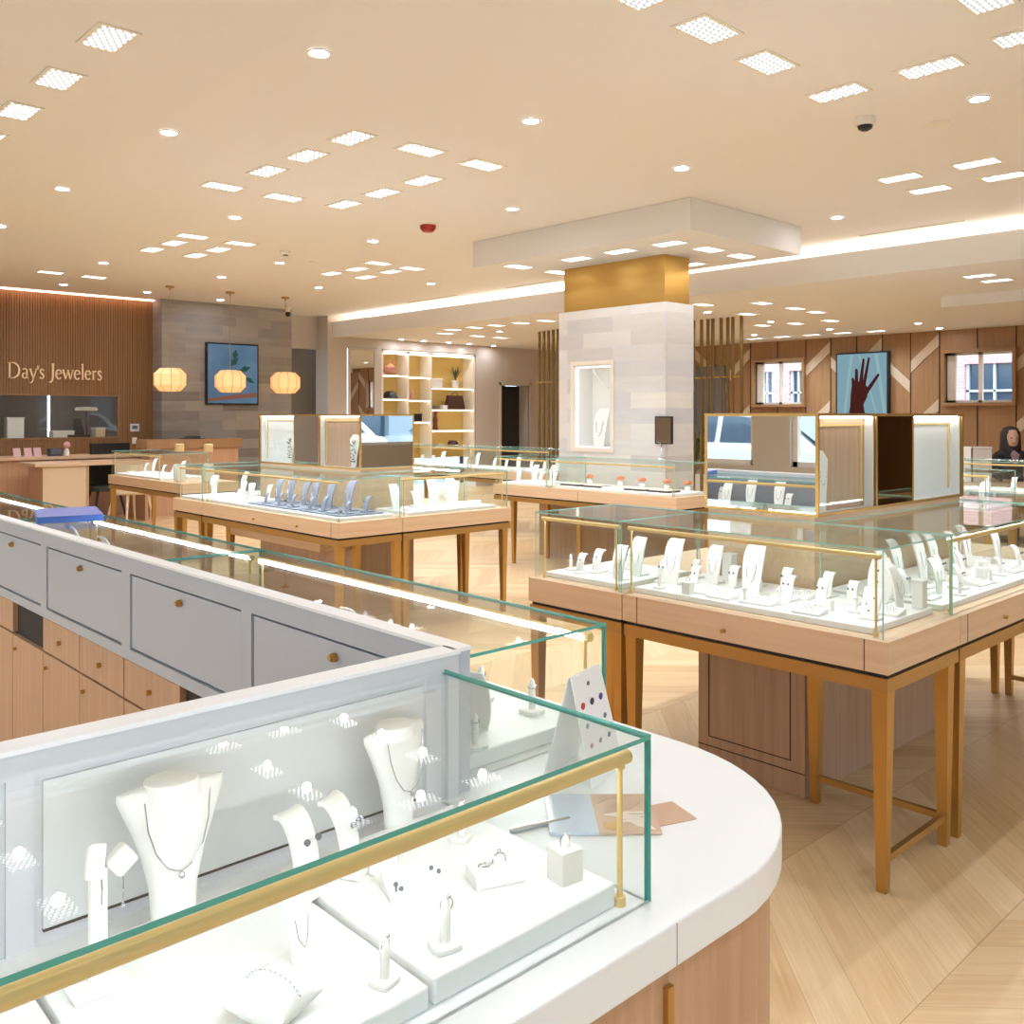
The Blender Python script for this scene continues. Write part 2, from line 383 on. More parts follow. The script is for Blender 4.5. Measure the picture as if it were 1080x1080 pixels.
# west and south shop-front walls with big windows
ww = MB(); wh = [(-3.4, -.3, .86, 2.75), (.3, 2.6, .86, 2.75), (3.1, 5.55, .86, 2.75), (6.04, 8.6, .86, 2.75), (9.1, 11.6, .86, 2.75)]
wall_with_holes(ww, -4.1, 14.4, 0, CZ, wh, -3.2, -3.0); struct(ww.build('wall_west', 'paint'))
def frames_x(n, holes, x):
    b = MB(); g = MB()
    for y0, y1, z0, z1 in holes:
        for a, d in ((y0, y0 + .06), (y1 - .06, y1)): b.box((x, a, z0), (x + .08, d, z1))
        b.box((x, y0, z0), (x + .08, y1, z0 + .06)).box((x, y0, z1 - .06), (x + .08, y1, z1))
        g.pane((x + .03, y0, z0), (x + .036, y1, z1), 0)
    f = struct(b.build('window_%d' % n, 'trimw')); g.build('window_pane', ['glass', 'glass_edge'], f)
frames_x(3, wh, -3.14)
ws = MB(); hs = [(-2.4, .4, .86, 2.75), (.9, 4.2, .86, 2.75), (5.2, 8.4, .86, 2.75), (9.4, 12.6, .86, 2.75)]
tmp = MB(); wall_with_holes(tmp, -3.1, 16.2, 0, CZ, hs, -4.2, -4.0)
ws.add([(p.y, p.x, p.z) for p in tmp.v], [tuple(reversed(f)) for f in tmp.f]); struct(ws.build('wall_south', 'paint'))
sf = MB(); sg = MB()
for x0, x1, z0, z1 in hs:
    for a, d in ((x0, x0 + .06), (x1 - .06, x1)): sf.box((a, -4.14, z0), (d, -4.06, z1))
    sf.box((x0, -4.14, z0), (x1, -4.06, z0 + .06)).box((x0, -4.14, z1 - .06), (x1, -4.06, z1)); sg.pane((x0, -4.11, z0), (x1, -4.104, z1), 1)
f4 = struct(sf.build('window_4', 'trimw')); sg.build('window_pane', ['glass', 'glass_edge'], f4)
# outside
sbox('ground_outside', (-40, -40, -.3), (60, 50, -.12), plain('asphalt', '8d8f92', .9))

# column: stone with niche in the west face
cm = MB()
cx0, cx1, cy0, cy1, ct = 7.0, 7.44, 5.37, 6.76, 2.52
cm.box((cx0, cy0, 0), (cx1, 6.04, ct)).box((cx0, 6.54, 0), (cx1, cy1, ct)).box((cx0, 6.04, 0), (cx1, 6.54, 1.12)).box((cx0, 6.04, 1.96), (cx1, 6.54, ct)).box((cx0 + .28, 6.04, 1.12), (cx1, 6.54, 1.96))
col_o = struct(cm.build('column', 'stone'))
box('column_cap', (cx0 + .03, cy0 + .03, ct), (cx1 - .03, cy1 - .05, 2.971), 'gold', col_o)
nb = MB()
nb.box((7.0, 6.04, 1.12), (7.28, 6.055, 1.96)).box((7.0, 6.525, 1.12), (7.28, 6.54, 1.96)).box((7.0, 6.055, 1.12), (7.28, 6.525, 1.135)).box((7.0, 6.055, 1.945), (7.28, 6.525, 1.96)).box((7.265, 6.055, 1.135), (7.28, 6.525, 1.945))
nb.build('niche_lining', 'white', col_o)
MB().box((6.985, 6.0, 1.08), (7.02, 6.04, 2.0)).box((6.985, 6.54, 1.08), (7.02, 6.58, 2.0)).box((6.985, 6.04, 1.08), (7.02, 6.54, 1.12)).box((6.985, 6.04, 1.96), (7.02, 6.54, 2.0)).build('niche_frame', plain('cream_trim', 'e9dccb', .5), col_o)
MB().box((7.02, 6.512, 1.14), (7.035, 6.524, 1.94)).box((7.02, 6.07, 1.932), (7.035, 6.51, 1.944)).build('niche_light', emis('niche_led', 'fff6ea', 2.2), col_o)

# ------------------------------------------------------------------ ceiling fixtures
ALONG = {}
def grid_mesh(long_x, near):
    L_, W_ = (.29, .17) if long_x else (.17, .29)
    pl = MB(); t_ = .012
    pl.box((-L_/2 - .012, -W_/2 - .012, -.006), (L_/2 + .012, W_/2 + .012, 0)); 
    d = MB().add([(-L_/2 + .012, -W_/2 + .01, -.0075), (-L_/2 + .012, W_/2 - .01, -.0075), (L_/2 - .012, W_/2 - .01, -.0075), (L_/2 - .012, -W_/2 + .01, -.0075)], [(0, 1, 2, 3)])
    return pl, d
protos = {}
def grid_light(x, y, z, long_x, label, group):
    near = abs(z - 2.972) < .001
    k = (long_x, near)
    if k not in protos:
        r = thing('ceiling_light', label, 'ceiling light', (x, y, z), 0, group)
        pl, d = grid_mesh(long_x, near); pl.build('fixture_trim', 'trimw', r); d.build('lens', 'lens', r); protos[k] = r
        sp = bpy.data.lights.new('lamp', 'SPOT'); sp.energy = (10 if near else 36) * K_LAMP; sp.spot_size = math.radians(158); sp.spot_blend = 1; sp.shadow_soft_size = .03; sp.color = LAMPC
        so = bpy.data.objects.new('lamp', sp); COL.objects.link(so); so.parent = r; so.location = (0, 0, -.045)
    else: dup(protos[k], label, group, (x, y, z), 0)
ORD = ['first', 'second', 'third', 'fourth', 'fifth', 'sixth', 'seventh', 'eighth', 'ninth', 'tenth', 'eleventh', 'twelfth', 'thirteenth', 'fourteenth', 'fifteenth', 'sixteenth']
def sx_of(x, y):  # how far right a thing stands in the photo, for the labels' ordinals only
    d = x*.683 + y*.730
    return (x*.730 - y*.683) / d
def cluster(pts, z, where, group):
    order = sorted(range(len(pts)), key=lambda i: sx_of(*pts[i][:2]))
    for r_, i in enumerate(order):
        x, y, lx = pts[i]
        grid_light(x, y, z, lx, 'dotted ceiling light, %s from left among %s' % (ORD[r_], where), group)
cluster([(1.58,4.44,0),(1.58,5.16,0),(1.58,5.86,0),(1.58,6.56,0)], CZ - .031, 'the row at the top left', 'ceiling lights by the windows')
cluster([(3.6,2.52,1),(4.16,2.55,1),(4.83,2.52,0),(4.83,2.01,0),(4.75,1.52,0),(3.06,2.52,1),(4.19,1.52,1)], CZ, 'the large ones at top right', 'ceiling lights above the near island')
cluster([(6.9,3.1,0),(7.43,3.1,0),(6.9,2.55,0),(7.43,2.55,0)], CZ, 'the four beyond the white dome detector', 'ceiling lights right of the column')
cluster([(3.33,5.07,0),(3.33,5.63,0),(3.33,6.18,0),(3.3,6.83,1),(3.83,6.83,1),(4.33,6.71,0),(4.33,6.16,0),(4.33,5.62,0),(3.82,4.98,1),(4.37,4.98,1)], CZ, 'the ten left of the red alarm', 'ceiling lights above the middle island')
cluster([(4.0,8.94,1),(4.01,9.42,0),(4.0,9.96,0),(4.53,8.97,1),(4.52,9.47,0),(4.5,9.98,0)], CZ, 'the six before the slatted wall', 'ceiling lights in front of the slatted wall')
cluster([(6.3,9.03,1),(6.36,9.57,0),(6.32,10.08,0),(6.78,9.45,0),(6.81,10.05,0),(6.82,9.07,1)], CZ, 'the six between lanterns and bulkhead', 'ceiling lights right of the lanterns')
cluster([(3.71,12.41,1),(4.25,12.45,1)], CZ, 'the pair above the sign', 'ceiling lights above the sign')
cluster([(6.52,6.87,1),(7.09,6.85,1),(6.61,6.15,0),(6.6,5.59,0),(6.62,5.04,0),(7.12,4.97,1),(7.64,4.96,1),(7.7,5.6,0)], 2.972, 'those round the gold column cap', 'ceiling lights in the soffit')
cluster([(10.2,12.6,1),(9.85,11.97,1),(9.85,11.41,1),(9.87,10.92,1),(9.9,10.38,1),(9.93,9.86,1),(10.96,12.62,1),(11.5,12.6,1)], LZ, 'those before the lit shelves', 'ceiling lights in the low ceiling left')
cluster([(9.97,7.04,1),(10.39,6.44,1),(11.22,6.45,1),(11.84,6.49,1),(12.96,8.03,1),(13.07,7.51,1),(13.06,6.93,1),(15.1,9.52,0),(15.1,8.95,0),(15.12,8.38,0),(15.17,7.82,0),(15.24,7.26,0),(9.97,3.66,0),(10.45,3.66,0),(11.35,7.28,1)], LZ, 'those before the panelled wall', 'ceiling lights in the low ceiling right')
# unseen fixtures added behind the camera to light the near cases
cluster([(.9,-.6,1),(-.8,-.8,0),(.6,-2.4,1),(-1.6,1.8,0),(2.6,-1.6,1),(4.6,-1.4,0),(-1.4,4.6,0)], CZ - .0305, 'the unseen ones added for the near cases', 'added ceiling lights out of view')
rp = None
def rounds(pts, z, where, group):
    global rp
    for r_, i in enumerate(sorted(range(len(pts)), key=lambda i: sx_of(*pts[i]))):
        x, y = pts[i]; lb = 'round recessed downlight, %s from the left %s' % (ORD[r_], where)
        if rp is None:
            rp = thing('downlight', lb, 'downlight', (x, y, z), 0, group)
            MB().ring([[(rr*math.cos(2*PI*k/20), rr*math.sin(2*PI*k/20), zz) for k in range(20)] for rr, zz in ((.06,-.001),(.062,-.008),(.05,-.008),(.046,-.002))], cap=False).build('fixture_trim', 'trimw', rp, smooth=True)
            MB().cyl((0,0,-.004), .046, .002, 20).build('lens', emis('downlight_lens', 'f4f6ff', 110 * K_LAMP), rp)
        else: dup(rp, lb, group, (x, y, z), 0)
rounds([(3.93,4.03),(5.48,4.06),(5.49,5.86),(7.87,4.11),(5.5,2.02)], CZ, 'among those nearest the column', 'downlights in the main ceiling')
rounds([(2.43,3.99),(2.42,5.76),(2.41,7.77),(2.45,9.69),(2.4,2.1)], CZ, 'along the ceiling step', 'downlights along the ceiling step')
rounds([(3.9,7.83),(3.93,11.21),(4.19,13.45),(5.44,9.8),(5.45,11.32),(6.89,11.32),(5.33,13.45),(6.51,13.56),(5.46,7.92),(7.8,9.95)], CZ, 'over the reception area', 'downlights over the reception area')
rounds([(10.4,14.15),(10.92,14.15),(11.54,14.15),(12.07,14.15),(12.72,14.15),(10.64,11.68)], LZ, 'above the lit shelves', 'downlights above the lit shelves')
rounds([(10.74,7.52),(12.53,7.62),(14.38,9.08),(14.35,7.62),(14.46,6.21),(15.51,6.31)], LZ, 'before the panelled wall', 'downlights before the panelled wall')
# alarm, detector, cameras, diffusers
r = thing('fire_alarm', 'red round fire alarm on the ceiling', 'alarm', (5.4, 6.93, CZ))
MB().lathe([(.075,0),(.075,-.03),(.05,-.06),(.01,-.065)], 18).build('housing', plain('red_plastic', 'a82a1e', .4), r, smooth=True)
r = thing('security_camera', 'white dome camera on the ceiling, right of the gold column cap', 'camera', (5.36, 2.62, CZ))
MB().lathe([(.06,0),(.06,-.035),(.05,-.05)], 20).build('housing', 'trimw', r, smooth=True); MB().lathe([(.045,-.05),(.04,-.068),(.02,-.08),(.004,-.083)], 20).build('dome', 'black', r, smooth=True)
r = thing('smoke_detector', 'small white dome detector above the middle of the ceiling left', 'detector', (5.11, 9.08, CZ))
MB().lathe([(.055,0),(.055,-.02),(.03,-.04),(.005,-.042)], 16).build('housing', 'trimw', r, smooth=True); MB().cyl((0,0,-.045), .03, .01, 14).build('sensor', 'black', r)
r = thing('ceiling_camera', 'small white camera hanging over the right lantern', 'camera', (7.7, 13.6, CZ))
MB().cyl((0,0,-.1), .035, .1, 12).build('mount', 'trimw', r); MB().sphere((0,0,-.13), .045, 12).build('dome', 'black', r, smooth=True)
for (x, y, l, w) in ((5.71, 9.45, 'round speaker grille in the ceiling right of the small dome detector', ''), (5.79, 2.37, 'small round cover plate beside the white dome camera', '')):
    tag(MB().cyl((x, y, CZ - .006), .07, .006, 20).build('ceiling_grille', 'trimw'), l, 'grille')
for a, b_, l in ((3.35, 4.4, 'thin slot air diffuser along the cove at the right'), (8.4, 9.6, 'thin slot air diffuser left of the column soffit'), (10.6, 11.9, 'thin slot air diffuser near the left end of the cove')):
    o = thing('air_diffuser', l, 'air vent', (8.84, (a + b_) / 2, CZ)); h = (b_ - a) / 2
    MB().box((-.04, -h, -.004), (.04, h, 0)).build('frame', 'trimw', o); MB().box((-.012, -h + .02, -.006), (.012, h - .02, -.003)).build('slot', plain('slot_shadow', '8f7f6c', .8), o)

# ------------------------------------------------------------------ glass cases
def glass_case(label, x0, y0, x1, y1, z0, z1, open_side=None, rail=None, joints=(), group=None, name='glass_showcase', posts=True, led=True):
    """panes with green rims on three sides and top; a gold rod with its light strip under the customer edge"""
    r = thing(name, label, 'display case', (x0, y0, z0), 0, group); w, d, h = x1 - x0, y1 - y0, z1 - z0; g = .006 if z0 > .79 else .005
    edge = 'glass_edge' if z0 > .79 else 'glass_edge_thin'
    def P(a, b, ax): MB().pane(a, b, ax).build('glass_pane', ['glass', edge], r)
    P((0, 0, h - g), (w, d, h), 2)
    if open_side != '-y': P((0, 0, 0), (w, g, h - g), 1)
    if open_side != '+y': P((0, d - g, 0), (w, d, h - g), 1)
    if open_side != '-x': P((0, g, 0), (g, d - g, h - g), 0)
    if open_side != '+x': P((w - g, g, 0), (w, d - g, h - g), 0)
    for side in (rail or ()):
        i = .022; e = .035; rr = .009 if z0 > .79 else .008; zr = h - .028
        rod = MB(); ps = []; le = MB()
        if side in ('-y', '+y'):
            yy = i if side == '-y' else d - i; s_ = 1 if side == '-y' else -1
            rod.cyl((e - .015, yy, zr), rr, w - 2*e + .03, 14, 'x'); ps = [(e, yy), (w - e, yy)]
            le.box((e, yy + s_*(rr - .001), zr - .005), (w - e, yy + s_*(rr + .003), zr + .005))
        else:
            xx = i if side == '-x' else w - i; s_ = 1 if side == '-x' else -1
            rod.cyl((xx, e - .015, zr), rr, d - 2*e + .03, 14, 'y'); ps = [(xx, e), (xx, d - e)]
            le.box((xx + s_*(rr - .001), e, zr - .005), (xx + s_*(rr + .003), d - e, zr + .005))
        ro = rod.build('rail', 'goldrod', r, smooth=True)
        if led: le.build('light_strip', 'led', ro)
        for (a, b_) in ps:
            q = MB().cyl((a, b_, 0), .0038, zr, 10).cyl((a, b_, 0), .0075, .012, 12).cyl((a, b_, zr - .012), .0065, .012, 12).build('rail_post', 'goldrod', r, smooth=True)
    return r

# ---- near corner counter (white deck on oak), L-shaped
def arc(cx_, cy_, r_, a0, a1, n=14): return [(cx_ + r_*math.cos(a0 + (a1-a0)*i/n), cy_ + r_*math.sin(a0 + (a1-a0)*i/n)) for i in range(n + 1)]
R = thing('corner_counter', 'white topped corner counter with rounded end and oak front, nearest the camera', 'counter', (0, 0, 0))
def Lpoly(ins, xl, ye):  # outline of the L, inset on the customer side
    return [(xl, .69 + ins)] + arc(1.06, 1.07, .38 - ins, -PI/2, 0) + [(1.44 - ins, ye), (1.0, ye), (1.0, 1.19), (xl, 1.19)]
MB().prism(Lpoly(0, -.8, 5.45), .775, .83).build('countertop', 'deck', R, bevel=.003)
MB().prism(Lpoly(.018, -.8, 5.45), .06, .762).build('body', 'cab', R)
MB().prism(Lpoly(.05, -.8, 5.4), 0, .06).build('plinth', 'gap', R)
MB().prism(Lpoly(.03, -.8, 5.45), .762, .775).build('shadow_gap', 'gap', R)
MB().box((.918, .7, .09), (.930, .7115, .745)).build('inlay_strip', 'brass', R)
MB().box((.9215, .6893, .776), (.9225, .6905, .829)).build('top_seam', plain('grey_seam', '9a9a9c', .7), R)
# white/grey back screens with flap doors, seen from the staff side
bz0, bz1 = .78, 1.063
b = MB().box((.968, 1.168, bz0), (.998, 5.45, bz0 + .03)).box((.968, 1.168, bz1 - .045), (.998, 5.45, bz1))
ys = [1.168, 1.20, 1.868, 1.915, 2.56, 2.622, 3.28, 3.34, 4.0, 4.06, 4.72, 4.78, 5.45]
for a, c in ((1.168, 1.20), (1.868, 1.915), (2.56, 2.622), (3.28, 3.34), (4.0, 4.06), (4.72, 4.78), (5.42, 5.45)): b.box((.968, a, bz0 + .03), (.998, c, bz1 - .045))
scr = tag(b.build('staff_side_screen', 'lacquer_grey'), 'grey screen with flap doors behind the long run of glass cases', 'counter screen')
MB().box((.962, 1.166, bz1), (1.0, 5.45, bz1 + .006)).build('cap', 'deck', scr)
for a, c in ((1.20, 1.868), (1.915, 2.56), (2.622, 3.28), (3.34, 4.0), (4.06, 4.72), (4.78, 5.42)):
    d = MB().box((.971, a + .006, bz0 + .036), (.990, c - .006, bz1 - .051)).build('door', 'lacquer_grey', scr, bevel=.0015)
    MB().box((.985, a, bz0 + .03), (.997, c, bz1 - .045)).build('door_gap', plain('grey_gap', '77777c', .8) if 'grey_gap' not in bpy.data.materials else bpy.data.materials['grey_gap'], scr)
    ym = (a + c) / 2
    MB().X if 0 else None
    k = MB().cyl((.960, ym + .0, .985), .009, .011, 14, 'x').cyl((.956, ym, .985), .006, .006, 12, 'x').build('knob', 'brass', d, smooth=True)
b = MB().box((-.8, 1.168, .83), (.967, 1.178, bz1 - .03)).box((-.8, 1.16, bz1 - .03), (.967, 1.196, bz1 - .0)).box((.945, 1.16, .83), (.967, 1.196, bz1 - .03)).box((.905, 1.166, .83), (.915, 1.17, bz1 - .03)).box((.30, 1.162, .83), (.33, 1.168, bz1 - .03)).box((-.4, 1.162, .83), (-.37, 1.168, bz1 - .03))
scf = tag(b.build('case_back_screen', 'lacquer'), 'white back screen of the nearest glass case with a grey framed panel', 'counter screen')
MB().box((-.8, 1.156, bz1), (.9675, 1.198, bz1 + .006)).build('cap', 'deck', scf)
for a, c in ((.34, .895), (-.36, .28)): MB().box((a, 1.1635, .85), (c, 1.168, bz1 - .04)).build('panel', plain('light_grey_panel', 'd9dad8', .45) if c > .5 else bpy.data.materials['light_grey_panel'], scf); MB().box((a, 1.162, .847), (c, 1.168, .8495)).build('panel_gap', 'gap', scf)
# oak cabinets on the staff side under the grey screen
cbt = thing('staff_cabinet', 'tan oak cabinets with drawers under the grey screen', 'cabinet', (0, 0, 0))
MB().box((.995, 1.9, .64), (1.0, 5.45, .775)).build('niche_shade_sheet', 'gap', cbt)  # dark colour stands in for the shade inside the open niches
gapm = M['gap']
kb = MB()
for a, c in ((2.262, 2.628), (2.636, 2.99), (2.996, 3.35), (3.70, 4.06), (4.066, 4.42), (4.78, 5.14)):
    dr = MB().box((.978, a, .662), (.998, c, .772)).build('drawer', 'cab', cbt, bevel=.0015)
    MB().cyl((.966, (a + c)/2, .717), .007, .012, 10, 'x').build('knob', 'brass', dr, smooth=True)
for a, c in ((1.2, 1.55), (1.556, 1.9), (1.906, 2.258), (2.262, 2.628), (2.636, 2.99), (2.996, 3.35), (3.356, 3.70), (3.706, 4.06), (4.066, 4.42), (4.426, 4.77), (4.78, 5.14)):
    dr = MB().box((.978, a, .08), (.998, c, .655)).build('door', 'cab', cbt, bevel=.0015)
    MB().cyl((.966, c - .04, .61), .006, .012, 10, 'x').build('knob', 'brass', dr, smooth=True)
sbox('wall_staff_side_back', (-.8, 1.19, 0), (.96, 1.2, .76), 'cab')

glass_case('nearest glass jewelry case with gold rod, on the white counter front', -.75, .742, .937, 1.166, .83, 1.043, open_side='+y', rail=('-y',))
glass_case('near glass case of the long run, beside the tent card', 1.0, 1.2, 1.375, 2.575, .83, 1.043, open_side='-x', rail=('+x',))
glass_case('second glass case of the long run, next beyond the near one', 1.0, 2.585, 1.375, 3.965, .83, 1.043, open_side='-x', rail=('+x',))
glass_case('far left glass case of the long run, beyond the blue box', 1.0, 3.975, 1.375, 5.40, .83, 1.043, open_side='-x', rail=('+x',))

# ---- display islands
def leg(name, r, x, y, h, sgnx=0, sgny=0):
    b = MB(); a, c = .025, .0145
    b.ring([[(x - c, y - c, 0), (x + c, y - c, 0), (x + c, y + c, 0), (x - c, y + c, 0)], [(x - a, y - a, h), (x + a, y - a, h), (x + a, y + a, h), (x - a, y + a, h)]])
    return b.build('leg', 'brass', r)
def table(label, x0, y0, x1, y1, sides, legs=None, knobs=(), seams=(), group='display tables'):
    """oak box top on a brass frame; legs at the corners"""
    r = thing('display_table', label, 'display table', (x0, y0, 0), 0, group); w, d = x1 - x0, y1 - y0
    MB().box((0, 0, .668), (w, d, .767), [1, 1, 0, 1, 0, 1] if d > w else [0, 0, 0, 1, 0, 1]).build('top', ['oak', 'oaky'], r, bevel=.001)
    if seams:
        sb = MB()
        for s_, v in seams:
            if s_ == '-x': sb.box((-.0012, v - .0012, .669), (.001, v + .0012, .766))
            else: sb.box((v - .0012, -.0012, .669), (v + .0012, .001, .766))
        sb.build('seam', 'gap', r)
    f = .045; z0, z1 = .612, .655; i = .004
    MB().box((i, i, z0), (w - i, .03, z1)).box((i, d - .03, z0), (w - i, d - i, z1)).box((i, .03, z0), (.03, d - .03, z1)).box((w - .03, .03, z0), (w - i, d - .03, z1)).build('frame', 'brassd', r)
    MB().box((.012, .012, .655), (w - .012, d - .012, .668)).build('shadow_gap', 'gap', r)
    L_ = legs if legs is not None else [(.03, .03), (w - .03, .03), (.03, d - .03), (w - .03, d - .03)]
    for x, y in L_: leg('leg', r, x, y, z0)
    zs = .095
    for (a, b_) in sides:
        (xa, ya), (xb, yb) = L_[a], L_[b_]
        if abs(xa - xb) > abs(ya - yb): MB().box((min(xa, xb) + .016, ya - .009, zs - .011), (max(xa, xb) - .016, ya + .009, zs + .011)).build('stretcher', 'brassd', r)
        else: MB().box((xa - .009, min(ya, yb) + .016, zs - .011), (xa + .009, max(ya, yb) - .016, zs + .011)).build('stretcher', 'brassd', r)
    for s_, v in knobs:
        b = MB()
        if s_ == '-x': b.cyl((-.014, v, .705), .007, .014, 12, 'x')
        else: b.cyl((v, -.014, .705), .007, .014, 12, 'y')
        b.build('lock_knob', 'brass', r, smooth=True)
    return r
def tray(label, x0, y0, x1, y1, z, h=.022, mat='white', group=None, name='display_tray'):
    o = MB().box((x0, y0, z), (x1, y1, z + h)).build(name, mat, bevel=.003)
    return tag(o, label, 'tray', group)
IS = 'near island'
table('corner display table of the near island, oak top on brass legs', 2.725, 1.26, 3.265, 2.295, [(0, 1), (1, 3), (0, 2)][:2], knobs=[('-x', .58)], seams=[('-x', .075), ('-x', .965)], legs=[(.03, .03), (.48, .03), (.03, 1.0), (.48, .5), (.5, 1.0)])
table('left end display table of the near island', 2.725, 2.30, 4.655, 2.81, [], legs=[(.03, .03), (.03, .48), (.5, .48), (1.9, .48), (1.9, .03)])
table('right front display table of the near island', 3.27, 1.26, 5.2, 1.78, [(3, 1)], legs=[(.03, .03), (1.9, .03), (1.2, .49), (1.9, .49)], knobs=[('-y', .4)], seams=[('-y', .06)])
table('far right display table of the near island', 4.66, 1.785, 5.2, 2.81, [], legs=[(.5, .03), (.5, .99), (.03, .99)])
gc = dict(group='glass cases on the near island')
Z0, Z1 = .767, 1.043
glass_case('corner glass case of the near island with tall white necklace stands', 2.75, 1.285, 3.262, 2.325, Z0, Z1, rail=('-x',), **gc)
glass_case('left end glass case of the near island with small ring stands', 2.75, 2.33, 3.262, 2.795, Z0, Z1, rail=('-x',), **gc)
glass_case('right hand glass case of the near island, at the photo edge', 3.266, 1.285, 4.62, 1.775, Z0, Z1, rail=('-y',), **gc)
glass_case('far right glass case of the near island, mostly outside the photo', 4.68, 1.285, 5.18, 2.78, Z0, Z1, rail=('-y',), led=False, **gc)
tag(MB().box((3.2, 1.80, 0), (4.655, 2.285, .608)).build('island_cabinet', 'oakv', bevel=.001), 'oak core cabinet in the middle of the near island', 'cabinet')
cabo = bpy.data.objects['island_cabinet']
MB().box((3.27, 1.80, .608), (4.655, 2.285, 1.06)).build('upper_core', 'oak', cabo)
MB().box((3.197, 1.80, .60), (3.2, 2.285, .603)).box((3.197, 1.86, .13), (3.2, 1.863, .59)).box((3.197, 2.23, .13), (3.2, 2.233, .59)).box((3.197, 1.86, .13), (3.2, 2.233, .133)).box((3.197, 1.80, .09), (3.2, 2.285, .093)).box((3.197, 1.86, .587), (3.2, 2.233, .59)).build('door_outline', 'gap', cabo)

def vitrine(label, x0, y0, x1, y1, z0, z1, segs, long_axis, full):
    """brass framed block: mirror sheets and lit glass niches; segs on the long face, full = mirror face"""
    r = thing('display_vitrine', label, 'display case', (x0, y0, z0)); w, d, h = x1 - x0, y1 - y0, z1 - z0; e = .012
    b = MB()
    for x in (0, w - e):
        for y in (0, d - e): b.box((x, y, 0), (x + e, y + e, h))
    for z in (0, h - e):
        for y in (0, d - e): b.box((e, y, z), (w - e, y + e, z + e))
        for x in (0, w - e): b.box((x, e, z), (x + e, d - e, z + e))
    b.build('brass_frame', 'brass', r)
    box('bottom_board', (e, e, .001), (w - e, d - e, e), 'deck', r); 
    box('top_board', (e, e, h - e), (w - e, d - e, h - .001), 'deck', r)
    m = .008
    mir = MB()
    if full == '-x': mir.box((.002, e, e), (.002 + m, d - e, h - e))
    else: mir.box((e, .002, e), (w - e, .002 + m, h - e))
    mir.build('mirror', 'mirror', r)
    if long_axis == 'x': MB().box((e, d - .012, e), (w - e, d - .002, h - e)).build('rear_mirror', 'mirror', r); MB().box((w - .012, e, e), (w - .002, d - e, h - e)).build('end_mirror', 'mirror', r)
    else: MB().box((w - .012, e, e), (w - .002, d - e, h - e)).build('rear_mirror', 'mirror', r); MB().box((e, d - .012, e), (w - e, d - .002, h - e)).build('end_mirror', 'mirror', r)
    dep = .05
    for (a, c, kind) in segs:
        def B(p, q):  # swap for the other orientation
            return (p, q) if long_axis == 'x' else ((p[1], p[0], p[2]), (q[1], q[0], q[2]))
        bb = MB().box(*B((c - .006, 0, e), (c + .006, .012, h - e)))
        bb.build('mullion', 'brass', r)
        if kind == 'mirror':
            MB().box(*B((a, .002, e), (c - .006, .002 + m, h - e))).build('mirror', 'mirror' if long_axis == 'y' else plain('bronze_mirror', 'a08a74', .03, 1), r)
        else:
            mat = {'wood': 'oakv', 'white': 'deck'}[kind]
            MB().box(*B((a + .004, dep, e), (c - .006, dep + .012, h - e))).build('back_panel', mat, r)
            MB().box(*B((a, .012, e), (a + .006, dep, h - e))).box(*B((c - .012, .012, e), (c - .006, dep, h - e))).build('side_panel', 'deck', r)
            t_ = .04
            MB().box(*B((a + t_, dep - .008, h - t_ - e), (c - t_, dep, h - t_ - .004))).box(*B((a + t_, dep - .008, .04), (a + t_ + .008, dep, h - t_ - e))).box(*B((c - t_ - .014, dep - .008, .04), (c - t_ - .006, dep, h - t_ - e))).build('panel_moulding', 'goldrod', r)
            MB().box(*B((a + .02, .016, h - e - .008), (c - .02, .026, h - e))).build('light_strip', 'led_soft', r)
            gp = MB(); pa, pb = B((a, .004, e), (c - .006, .008, h - e)); gp.pane(pa, pb, 1 if long_axis == 'x' else 0); gp.build('glass_pane', ['glass', 'glass_edge'], r)
    return r
vitrine('mirrored brass vitrine on the near island, in front of the panelled wall', 3.265, 1.782, 4.66, 2.30, 1.06, 1.458, [(.012, .486, 'wood'), (.486, .835, 'mirror'), (.835, 1.383, 'white')], 'x', '-x')

table('front display table of the middle island, oak top on brass legs', 3.2, 5.03, 3.705, 7.0, [], legs=[(.03, .03), (.47, .03), (.03, 1.9), (.47, .5)], knobs=[('-x', .5), ('-x', 1.1)], group='display tables', seams=[('-x', .08)])
table('right end display table of the middle island', 3.71, 5.03, 4.70, 5.53, [], legs=[(.935, .03), (.935, .46), (.03, .03)])
table('left end display table of the middle island', 3.2, 7.005, 4.70, 7.53, [(0, 1)], legs=[(.03, .03), (.03, .49), (.5, .49), (1.4, .49)])
table('rear display table of the middle island', 4.18, 5.535, 4.70, 7.0, [], legs=[(.48, .03), (.48, 1.4)])
gm = dict(group='glass cases on the middle island')
glass_case('front glass case of the middle island holding grey blue stands', 3.22, 5.05, 3.70, 7.02, Z0, Z1, rail=('-x',), **gm)
glass_case('right end glass case of the middle island with white curved stands', 3.71, 5.05, 4.68, 5.52, Z0, Z1, rail=('-y',), **gm)
glass_case('left end glass case of the middle island with white busts', 3.22, 7.03, 4.68, 7.51, Z0, Z1, rail=('-x',), **gm)
glass_case('rear glass case of the middle island', 4.2, 5.54, 4.68, 7.01, Z0, Z1, rail=('+x',), **gm)
tag(MB().box((3.71, 5.55, .0), (4.19, 7.0, .66)).build('island_cabinet', 'oakv', bevel=.001), 'oak core cabinet in the middle of the middle island', 'cabinet'); MB().box((3.71, 5.55, .66), (4.19, 7.0, 1.06)).build('upper_core', 'oak', bpy.data.objects['island_cabinet.001'])
MB().box((3.42, 5.60, .50), (3.70, 6.95, .60)).build('drawer', 'oaky', bpy.data.objects['island_cabinet.001'])
